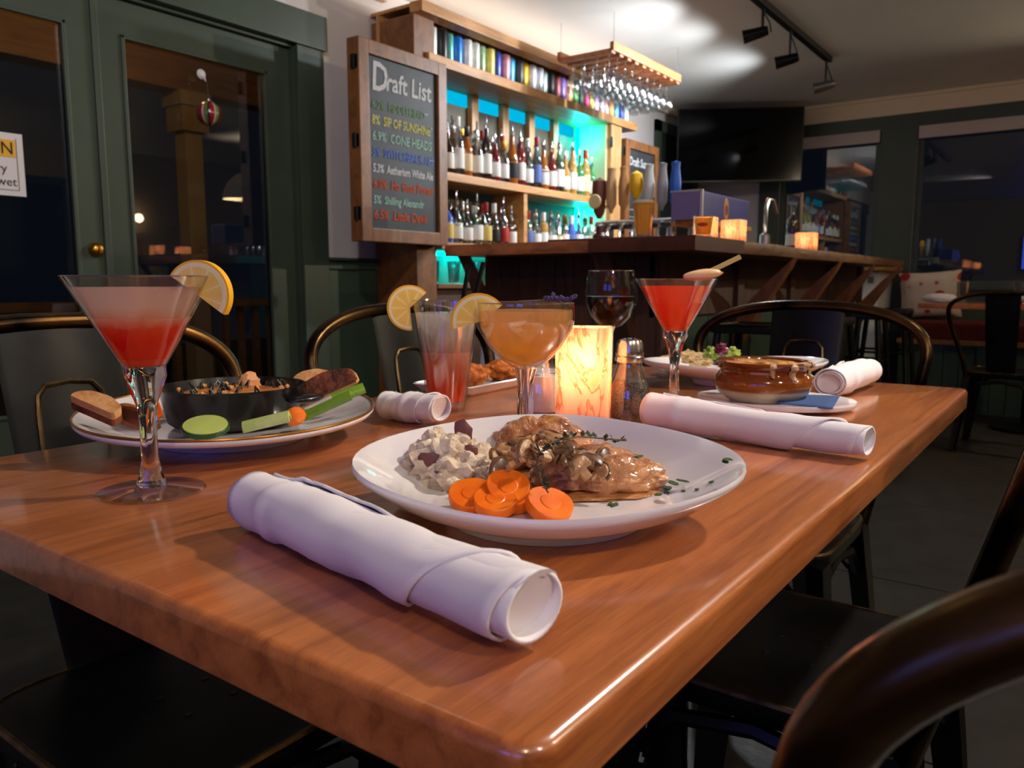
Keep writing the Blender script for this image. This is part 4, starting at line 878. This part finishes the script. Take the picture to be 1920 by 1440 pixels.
# soup crock on an oval saucer
p = at(1452, 745, 1.18); SC = Vector((p.x, p.y, ZT))
sa, stop_ = coupe_plate('saucer', 'white oval saucer under the soup crock', SC, .115, .090, -PI/2+.15, .013, .06, PORC, None, 0, 0)
cr = T('soup_crock', 'brown glazed onion soup crock with cream base and melted cheese', 'soup bowl', (SC.x-.008, SC.y+.016, ZT+.0086)); cr.scale = (1.03, 1.03, .84)
mm, nt, bs = newmat('crock_glaze'); tc = nt.nodes.new('ShaderNodeTexCoord'); sp_ = nt.nodes.new('ShaderNodeSeparateXYZ'); nt.links.new(tc.outputs['Object'], sp_.inputs[0])
mr = nt.nodes.new('ShaderNodeMapRange'); mr.inputs[2].default_value = .075; nt.links.new(sp_.outputs[2], mr.inputs[0])
nt.links.new(ramp(nt, mr.outputs[0], [(.20, srgb(206, 190, 160)), (.27, srgb(196, 172, 130)), (.31, srgb(136, 74, 22)), (.7, srgb(122, 60, 18)), (1, srgb(96, 42, 16))]), bs.inputs['Base Color']); setc(bs, 'Roughness', .1); setc(bs, 'Coat Weight', .5)
O('crock_body', M().lathe([(0, 0), (.046, 0), (.052, .004), (.064, .016), (.070, .030), (.068, .044), (.061, .053), (.061, .057), (.066, .064), (.068, .069), (.066, .072), (.060, .070), (.057, .06), (.060, .045), (0, .04)], 48), mm, cr)
CHEESE = mat('melted_cheese', srgb(222, 168, 84), .3, c2=srgb(150, 84, 30), vscale=60, bmp=.4, bscale=80, coat=.3)
O('cheese_crust', M().blob((0, 0, .062), (.058, .058, .009), 4, .45, 4, 2), CHEESE, cr)
DRIP = mat('cheese_drip', srgb(198, 170, 130), .35, bmp=.3, bscale=200, c2=srgb(150, 116, 84), vscale=120)
for a, w, zb in ((-2.62, .010, .050), (-2.15, .014, .040), (-1.35, .012, .046), (-1.75, .020, .058)):
    mb = M(); rings = []
    for t in range(7):
        z = .0735-(.0735-zb)*t/6; R0 = {0: .062, 1: .0685, 2: .0692}.get(t, .0635 if z > .05 else .0690); ww = w*(1-.55*(t/6)**2)
        rings.append([Vector(((R0+dr)*math.cos(a+da/R0), (R0+dr)*math.sin(a+da/R0), z)) for da, dr in ((-ww/2, -.001), (-ww*.3, .0014), (0, .0024), (ww*.3, .0014), (ww/2, -.001), (0, -.003))])
    O('cheese_drip', mb.loft(rings), DRIP, cr)
bn_ = M(); v = []; n = 6
for i in range(n+1):
    for j in range(n+1): v.append((-.06+.10*i/n, -.045+.075*j/n, .014+.003*math.sin(2*i/n+j/n)+.004*max(0, i/n-.5)))
bn_.add(v, [[i*(n+1)+j, i*(n+1)+j+1, (i+1)*(n+1)+j+1, (i+1)*(n+1)+j] for i in range(n) for j in range(n)])
bno = tag(O('paper_napkin', bn_, mat('blue_paper', srgb(54, 80, 128), .9), None, (SC.x-.005, SC.y-.045, ZT-.001), (0, 0, .15)), 'folded blue paper napkin under the soup crock on its saucer', 'napkin')
sm = bno.modifiers.new('thickness', 'SOLIDIFY'); sm.thickness = .0016
# rolled linen napkins: one long cloth sheet wound in a spiral, outer turn cut on the bias
def napkin(a, b, r, label, seed, ends=(1, 1), turns=3.0, bias=.35):
    a = Vector(a); b = Vector(b); ax = b-a; L = ax.length
    c = T('napkin_roll', label, 'napkin', ((a+b)/2), math.atan2(ax.y, ax.x))
    nt_, ns = 96, 40; v = []; f = []
    for i in range(nt_+1):
        th = i/nt_; ang = 2*PI*turns*th+1.1; rad = r*(.68+.32*th)
        s0, s1 = -L/2, L/2
        if .36 < th <= .66: s1 = L/2-L*.11*(th-.36)/.30
        if th > .66: k = (th-.66)/.34; s1 = L/2-L*.11-L*bias*k; s0 = -L/2+.012*k
        for j in range(ns+1):
            t = j/ns; s_ = s0+(s1-s0)*t; u = (s_+L/2)/L
            sc = ends[0]+(ends[1]-ends[0])*u+.05*math.sin(u*5+seed)
            w = .0034*mnoise.noise(Vector((u*6, ang*.6, seed)))+.0010*mnoise.noise(Vector((u*16+ang, 2, seed)))
            hem = .0020*math.exp(-((s_+L/2-.050)/.005)**2) if th > .6 else 0
            rr = rad*sc+w*(1 if th > .5 else .4)+hem
            y = rr*math.cos(ang)*1.08; z = r*.94*sc+rr*math.sin(ang)*.94
            v.append((s_, y+.003*math.sin(u*4+seed), max(z, .0008)))
    for i in range(nt_):
        for j in range(ns): k = i*(ns+1)+j; f.append([k, k+1, k+ns+2, k+ns+1])
    o = O('rolled_cloth', M().add(v, f), CLOTH, c, smooth=70)
    md = o.modifiers.new('thickness', 'SOLIDIFY'); md.thickness = .0020; md.offset = -1
    # the cloth bundled inside, just short of the open ends
    rings = []
    for s_ in (-L/2+.005, -L/4, 0, L/4, L/2-.0045):
        u = (s_+L/2)/L; sc = ends[0]+(ends[1]-ends[0])*u
        rings.append([Vector((s_+.006*math.sin(q), r*.76*sc*math.cos(q), r*.97*sc+r*.68*sc*math.sin(q))) for q in [2*PI*k/16 for k in range(16)]])
    O('inner_fold', M().loft(rings), CLOTH, c)
    return c
napkin((.352, .502, ZT), (.312, .212, ZT), .0265, 'white linen napkin roll in front of the mushroom chicken plate', 1, (.86, 1.0))
napkin((.905, .445, ZT), (.872, .176, ZT), .0245, 'long white linen napkin roll beside the soup crock saucer', 2.2, (1.05, .88))
p0 = onz(628, 800, ZT); p1 = onz(800, 800, ZT)
napkin((p0.x+.085, p0.y-.005, ZT), (p1.x+.015, p1.y-.01, ZT), .022, 'white linen napkin roll tucked by the round gold-rimmed plate', 3.1, (.95, 1.05))
q0 = at(1500, 712, 1.40); q1 = at(1585, 712, 1.36)
napkin((1.325, .335, ZT), (1.535, .315, ZT), .027, 'white linen napkin roll behind the soup crock', 4.4, (1, 1.05))

# ---------------------------------------------------------------- food on the dinner plate
PZ = ZT+FL+.0004
def F(u, v, z): return onz(u, v, z)
GRAVY = mat('mushroom_gravy', srgb(196, 138, 82), .16, c2=srgb(150, 92, 50), vscale=45, bmp=.35, bscale=90, coat=.6)
p = F(1030, 915, PZ)
pool = tag(O('gravy_pool', M().blob((0, 0, 0), (.088, .056, .006), 4, .20, 2, 4, -.0005), GRAVY, None, (p.x+.01, p.y+.005, PZ+.0006), (0, 0, PRZ)), 'glossy brown gravy pooled on the dinner plate', 'gravy')
MASH = mat('mashed_potato', srgb(232, 216, 190), .6, c2=srgb(206, 186, 160), vscale=40, bmp=.5, bscale=120, sss=.15)
SKIN = mat('potato_skin', srgb(120, 60, 42), .6, c2=srgb(92, 60, 74), vscale=60)
p = F(838, 905, PZ)
ms = T('mashed_potato', 'mound of mashed potato with red skins on the dinner plate', 'mashed potato', (p.x, p.y, PZ-.002))
mb = M()
for i, (x, y, z, r_) in enumerate(((0, 0, .014, .030), (-.020, .002, .010, .022), (.018, .004, .014, .024), (-.006, .006, .028, .020), (.012, .012, .026, .017), (-.030, -.006, .006, .014), (.004, -.016, .008, .018), (-.018, .012, .022, .014), (.022, -.008, .010, .015), (-.012, -.012, .016, .013), (.008, -.006, .026, .011))):
    w = RT*x+FW*y; mb.blob((w.x, w.y, z), (r_, r_, r_*.85), 4, .45, 2.6, i, 0)
O('mash', mb, MASH, ms)
for i, (x, y, z, a) in enumerate(((-.012, -.020, .026, .3), (.014, .010, .044, 1.2), (-.026, -.012, .008, .8), (.020, -.010, .028, 2.0), (-.002, -.024, .012, .2))):
    w = RT*x+FW*y; O('potato_skin', M().blob((0, 0, 0), (.0105, .0025, .0075), 2, .3, 2, i).tf(Matrix.Translation((w.x, w.y, z)) @ Matrix.Rotation(AZ-PI/2+.4*math.sin(i*3), 4, 'Z') @ Matrix.Rotation(a, 4, 'Y')), SKIN, ms)
CHICK = mat('sauced_chicken', srgb(206, 146, 92), .18, c2=srgb(158, 92, 52), vscale=38, bmp=.5, bscale=130, coat=.8)
p = F(1010, 885, PZ)
tag(O('chicken_piece', M().blob((0, 0, .016), (.047, .034, .030), 5, .20, 1.8, 3, 0), CHICK, None, (p.x+.016, p.y+.012, PZ), (0, 0, PRZ)), 'sauced chicken piece heaped with mushrooms', 'chicken')
p = F(1118, 925, PZ)
tag(O('chicken_piece', M().blob((0, 0, .011), (.054, .032, .024), 5, .20, 2.0, 8, 0), CHICK, None, (p.x+.012, p.y+.008, PZ), (0, 0, PRZ+.1)), 'long sauced chicken piece glistening beside the parsley', 'chicken')
MUSH = mat('cooked_mushroom', srgb(196, 152, 104), .36, c2=srgb(140, 98, 60), vscale=80, coat=.25, bmp=.2, bscale=200)
MUSHD = mat('mushroom_skin', srgb(120, 82, 52), .36, c2=srgb(84, 54, 34), vscale=60, coat=.25)
def mushroom(pos, s_, rot, dark):
    c = T('mushroom_slice', 'cooked mushroom slice on the sauced chicken', 'mushroom', pos, 0, 'mushroom slices on the chicken'); c.rotation_euler = rot
    cap = []
    for k in range(13): a = PI*k/12; cap.append((s_*math.cos(a), s_*.85*math.sin(a)))
    cap += [(-s_*.75, -s_*.18), (-s_*.28, -s_*.06), (-s_*.26, -s_*.7), (s_*.26, -s_*.7), (s_*.28, -s_*.06), (s_*.75, -s_*.18)]
    rings = []
    for k, z in ((.88, -.0022), (1, -.001), (1, .001), (.88, .0022)): rings.append([Vector((x*k, y*k, z+.0015*math.sin(x*300))) for x, y in cap])
    O('slice', M().loft(rings), MUSHD if dark else MUSH, c, smooth=60)
    O('cap_skin', M().tube([Vector((x, y, .0)) for x, y in cap[:13]], .0017, 6), MUSHD, c)
rm = random.Random(5)
for (u, v, z) in ((935, 850, .030), (955, 832, .036), (978, 818, .042), (1002, 808, .046), (1030, 812, .046), (1058, 822, .042), (990, 838, .042), (1020, 838, .043), (1048, 842, .040), (1082, 842, .036), (1108, 852, .034), (1135, 850, .030), (1090, 868, .030), (965, 856, .036), (1066, 862, .034), (1120, 872, .026), (940, 872, .026)):
    q = F(u, v+14, PZ+z-.004); mushroom(q, rm.uniform(.0095, .0135), (rm.uniform(.2, 1.3), rm.uniform(-.6, .6), rm.uniform(-1.2, 1.2)+AZ-PI/2), rm.random() < .35)
CARR = mat('cooked_carrot', srgb(244, 122, 16), .38, c2=srgb(236, 100, 8), vscale=60)
for i, (u, v, z, r_, rot) in enumerate(((952, 916, .016, .0165, (.62, .10, 0)), (884, 930, .010, .0170, (.45, -.12, .2)), (928, 942, .009, .0165, (.30, .1, -.2)), (1030, 948, .009, .0175, (.42, .22, .1)), (962, 938, .007, .015, (.2, 0, .3)))):
    q = F(u, v, PZ+z)
    tag(O('carrot_coin', M().lathe([(0, .0042), (r_*.40, .0042), (r_*.46, .0036), (r_*.96, .0042), (r_, .0036), (r_*1.01, 0), (r_, -.0036), (r_*.96, -.0042), (0, -.0042)], 28, lambda a, r, z: 1+.03*math.sin(3*a)), CARR, None, q, (rot[0], rot[1], AZ-PI/2+rot[2]), 24), ['thick carrot coin leaning upright on the gravy', 'broad carrot coin beside the mash', 'flat carrot coin at the plate front', 'carrot coin beside the long chicken piece', 'carrot coin half hidden under the others'][i], 'carrot')
THY = mat('thyme', srgb(52, 66, 40), .7, c2=srgb(40, 46, 30), vscale=200); TWIG = mat('thyme_twig', srgb(92, 74, 50), .7)
th = T('thyme_sprig', 'dark thyme sprig lying over the mushrooms', 'thyme', (0, 0, 0))
for path in ([(1008, 852, .050), (1040, 826, .056), (1085, 818, .054), (1130, 822, .050), (1174, 826, .046)], [(1012, 842, .054), (1006, 872, .044), (1014, 900, .032), (1028, 924, .024)], [(1018, 846, .054), (1040, 836, .054), (1060, 832, .050)]):
    pts = [F(u, v, PZ+z) for u, v, z in path]; O('twig', M().tube(pts, .0007, 5), TWIG, th)
    lm = []
    for i in range(len(pts)-1):
        for t in (.15, .45, .75):
            q = pts[i].lerp(pts[i+1], t)
            for k in range(3):
                dv = Vector((rm.uniform(-1, 1), rm.uniform(-1, 1), rm.uniform(-.3, 1))).normalized()*rm.uniform(.005, .0085); sd = dv.cross(Vector((0, 0, 1))).normalized()*.0019
                O('leaf', M().add([q, q+dv*.5+sd, q+dv, q+dv*.5-sd, q+dv*.5+Vector((0, 0, .0006))], [[0, 1, 4], [1, 2, 4], [2, 3, 4], [3, 0, 4], [0, 3, 2, 1]]), THY, th, smooth=0)
PARS = mat('parsley', srgb(58, 92, 36), .6, c2=srgb(40, 66, 26), vscale=200)
for i, (u, v) in enumerate(((1200, 856), (1280, 878), (1290, 884), (1312, 897), (1320, 890), (1356, 866), (1362, 860), (1266, 905), (1276, 902), (1250, 914), (1254, 924), (1230, 926), (1285, 922), (1312, 916), (1334, 904), (1104, 934), (1150, 946))):
    lx, ly = 0, 0
    for it in range(4):
        q = F(u, v, PZ+.0004+ly); rel = q-PLC; x_ = rel.x*math.cos(PRZ)+rel.y*math.sin(PRZ); y_ = -rel.x*math.sin(PRZ)+rel.y*math.cos(PRZ); ly = max(0, mtop(x_, y_)-FL+.013*max(0, (math.hypot(x_/.153, y_/.126)-.62)/.38)*y_/max(.01, math.hypot(x_, y_)))
    s_ = rm.uniform(.0030, .0050); mb = M()
    for k in range(3): mb.blob((rm.uniform(-.8, .8)*s_, rm.uniform(-.8, .8)*s_, 0), (s_*1.1, s_*.55, .0008), 1, .4, 3, i*3+k)
    tag(O('parsley_fleck', mb, PARS, None, q, (0, 0, rm.uniform(0, 3))), 'chopped parsley fleck on the dinner plate', 'parsley', 'parsley flecks on the dinner plate')['group'] = 'parsley flecks on the dinner plate'

# ---------------------------------------------------------------- skillet and crudites on the round plate
LZ = ZT+FL+.0004
p = at(438, 750, .945); SK = Vector((p.x, p.y, LZ+.003))
sk = T('mini_skillet', 'small black skillet of hot dip on the round plate', 'skillet', SK)
O('pan', M().lathe([(0, 0), (.070, 0), (.075, .004), (.083, .042), (.085, .045), (.0825, .045), (.0725, .008), (0, .007)], 56), CASTIRON, sk)
hd = RT*.090+FW*(-.012)
O('pan_handle', M().blob((hd.x, hd.y, .030), (.026, .016, .006), 3, .05, 2), CASTIRON, sk)
O('dip', M().lathe([(0, .037), (.03, .039), (.055, .036), (.070, .033), (.0785, .030), (.076, .024), (0, .024)], 48, None, lambda a, r, z: .004*mnoise.noise(Vector((r*60*math.cos(a), r*60*math.sin(a), 1))) if r < .08 else 0), mat('hot_dip', srgb(214, 140, 66), .4, c2=srgb(170, 96, 40), vscale=40, bmp=.5, bscale=100), sk)
GRN = mat('wilted_greens', srgb(34, 48, 30), .4, c2=srgb(22, 28, 20), vscale=60); CRUMB = mat('dip_crumbs', srgb(206, 150, 96), .7)
for i in range(34):
    a = rm.uniform(0, 6.28); r_ = .064*math.sqrt(rm.random()); x, y = r_*math.cos(a), r_*math.sin(a); b = rm.uniform(0, 6.28); l = rm.uniform(.005, .011)
    O('green_strand', M().tube([(x, y, .038), (x+l*math.cos(b)*.5, y+l*math.sin(b)*.5, .044+rm.uniform(0, .003)), (x+l*math.cos(b+.7), y+l*math.sin(b+.7), .039)], .0014, 5), GRN, sk)
for i in range(22):
    a = rm.uniform(0, 6.28); r_ = .066*math.sqrt(rm.random()); O('crumb', M().blob((r_*math.cos(a), r_*math.sin(a), .040), (.004, .003, .003), 1, .4, 3, i), CRUMB, sk)
a_ = FW*.055+RT*.002; O('cheese_splash', M().blob((a_.x, a_.y, .040), (.014, .008, .014), 3, .4, 3, 3), CRUMB, sk)
TOAST = mat('toast_crust', srgb(140, 72, 36), .55, c2=srgb(64, 30, 18), vscale=45, bmp=.6, bscale=90)
PALE = mat('pale_bread', srgb(222, 176, 120), .7, c2=srgb(196, 132, 76), vscale=30, bmp=.3, bscale=120)
def crostini(pos, L, wid, th_, rot, m1, m2, label):
    c = T('bread_slice', label, 'bread', pos); c.rotation_euler = rot
    for nm, z0, z1, k, m in (('toasted_face', th_*.5, th_, 1, m1), ('crumb_side', 0, th_*.5, 1.01, m2)):
        rings = []
        for z, s_ in ((z0, .985), (z0+(z1-z0)*.3, 1), (z0+(z1-z0)*.7, 1), (z1, .965)):
            rings.append([Vector((k*s_*L/2*math.cos(q)*(1+.06*mnoise.noise(Vector((q, L*9, 0)))), k*s_*wid/2*max(math.sin(q), -.35)*(1+.12*mnoise.noise(Vector((q*1.5, 3, L)))), z)) for q in [2*PI*i/28 for i in range(28)]])
        O(nm, M().loft(rings), m, c)
    return c
q = at(612, 735, .985); crostini(q, .088, .042, .014, (1.05, -.42, AZ-PI/2+.12), TOAST, PALE, 'dark toasted bread slice leaning on the skillet')
q = at(588, 722, 1.03); crostini(q, .052, .042, .012, (.5, -.1, AZ-PI/2), PALE, TOAST, 'pale toasted bread slice behind the dark one')
q = at(180, 778, .80); crostini(q, .058, .034, .016, (.30, .30, AZ-PI/2-.3), PALE, TOAST, 'pale bread slice on the plate rim beside the potato wedges')
WEDGE = mat('roast_wedge', srgb(196, 120, 48), .45, c2=srgb(120, 62, 24), vscale=50)
def wedge(pos, L, w, h, rot, m, label, cat_, name):
    rings = []
    for i in range(9):
        t = i/8; k = math.sin(PI*(.12+.76*t))**.6; rings.append([Vector((-L/2+L*t, -w/2*k, 0)), Vector((-L/2+L*t, w/2*k, 0)), Vector((-L/2+L*t, w*.18*k, h*k)), Vector((-L/2+L*t, -w*.1*k, h*.95*k))])
    o = tag(O(name, M().loft(rings), m, None, pos, rot, 40), label, cat_); return o
q = F(247, 792, LZ+.020); wedge(q, .052, .020, .020, (.2, .25, AZ-PI/2-.35), WEDGE, 'roast potato wedge in front of the carrot stick', 'potato wedge', 'potato_wedge')
q = F(262, 790, LZ+.026); wedge(q, .046, .016, .014, (.4, .35, AZ-PI/2-.2), mat('roast_wedge_dark', srgb(120, 64, 34), .45, c2=srgb(70, 36, 20), vscale=50), 'dark roast potato wedge lying over the other wedge', 'potato wedge', 'potato_wedge')
q = at(272, 752, .86); wedge(q, .050, .015, .013, (.2, -.9, AZ-PI/2+2.9), mat('raw_carrot', srgb(238, 116, 30), .4, c2=srgb(222, 96, 20), vscale=40), 'carrot stick standing beside the skillet', 'carrot', 'carrot_stick')
q = at(553, 781, .88); tag(O('carrot_chunk', M().blob((0, 0, 0), (.013, .011, .011), 2, .15, 2, 4), mat('raw_carrot_chunk', srgb(240, 120, 34), .4), None, q), 'carrot chunk between the celery sticks', 'carrot')
CELM = mat('celery', srgb(126, 164, 50), .35, c2=srgb(104, 146, 36), vscale=50); CELP = mat('celery_pale', srgb(196, 206, 134), .4, c2=srgb(166, 186, 96), vscale=50)
def celery(pos, L, r_, rot, m, label):
    rings = []
    for x in (-L/2, -L/4, 0, L/4, L/2):
        o_ = [Vector((x, r_*math.cos(a), r_*math.sin(a))) for a in [math.radians(k) for k in range(0, 181, 18)]]; i_ = [Vector((x, r_*.62*math.cos(a), r_*.55*math.sin(a)-.001)) for a in [math.radians(k) for k in range(180, -1, -18)]]; rings.append(o_+i_)
    return tag(O('celery_stick', M().loft(rings), m, None, pos, rot, 50), label, 'celery')
q = at(617, 766, .90); celery(q, .060, .0095, (.1, -.42, AZ-PI/2+.10), CELM, 'green celery stick below the dark toasted bread')
q = at(655, 742, .96); celery(q, .040, .0100, (.2, -.30, AZ-PI/2+.3), CELM, 'short green celery stick at the plate rim')
q = at(502, 797, .85); celery(q, .050, .0105, (.1, -.22, AZ-PI/2+.15), CELP, 'pale celery stick in front of the skillet')
q = at(385, 800, .815)
cu = T('cucumber_slice', 'cucumber slice in front of the skillet', 'cucumber', q); cu.rotation_euler = (.28, .08, AZ-PI/2)
O('flesh', M().lathe([(0, .003), (.022, .003), (.0232, .001), (.0232, -.003), (0, -.003)], 30), mat('cucumber_flesh', srgb(176, 192, 96), .35), cu); O('skin', M().lathe([(.0232, .0025), (.0245, .0015), (.0245, -.0025), (.0232, -.003)], 30), mat('cucumber_skin', srgb(36, 70, 30), .35), cu)
# rice plate
FZ = ZT+FL+.0004
RICE = mat('rice', srgb(226, 186, 122), .5, c2=srgb(240, 216, 170), vscale=160, bmp=.9, bscale=330)
q = F(1288, 690, FZ); tag(O('rice_mound', M().blob((0, 0, .008), (.050, .036, .024), 5, .35, 3, 4, 0), RICE, None, (q.x, q.y, FZ), (0, 0, PRZ)), 'mound of golden rice on the oval plate', 'rice')
q = F(1362, 690, FZ); tag(O('wilted_kale', M().blob((0, 0, .008), (.040, .026, .018), 4, .5, 4, 7, 0), mat('kale', srgb(46, 56, 30), .4, c2=srgb(92, 60, 40), vscale=60, bmp=.8, bscale=90), None, (q.x, q.y, FZ), (0, 0, PRZ)), 'dark cooked greens beside the rice', 'greens')
for i, (u, v, c, lb) in enumerate(((1352, 656, srgb(110, 18, 60), 'purple cabbage curl on top of the greens'), (1335, 662, srgb(140, 164, 64), 'green avocado piece beside the purple cabbage nearer the rice'), (1374, 662, srgb(150, 172, 60), 'green avocado piece beside the purple cabbage over the kale'))):
    q = at(u, v, 1.455); tag(O('garnish_piece', M().blob((0, 0, 0), (.018, .012, .010), 3, .7, 3, i+11), mat('garnish_%d' % i, c, .3, var=.3, vscale=80), None, q), lb, 'garnish')
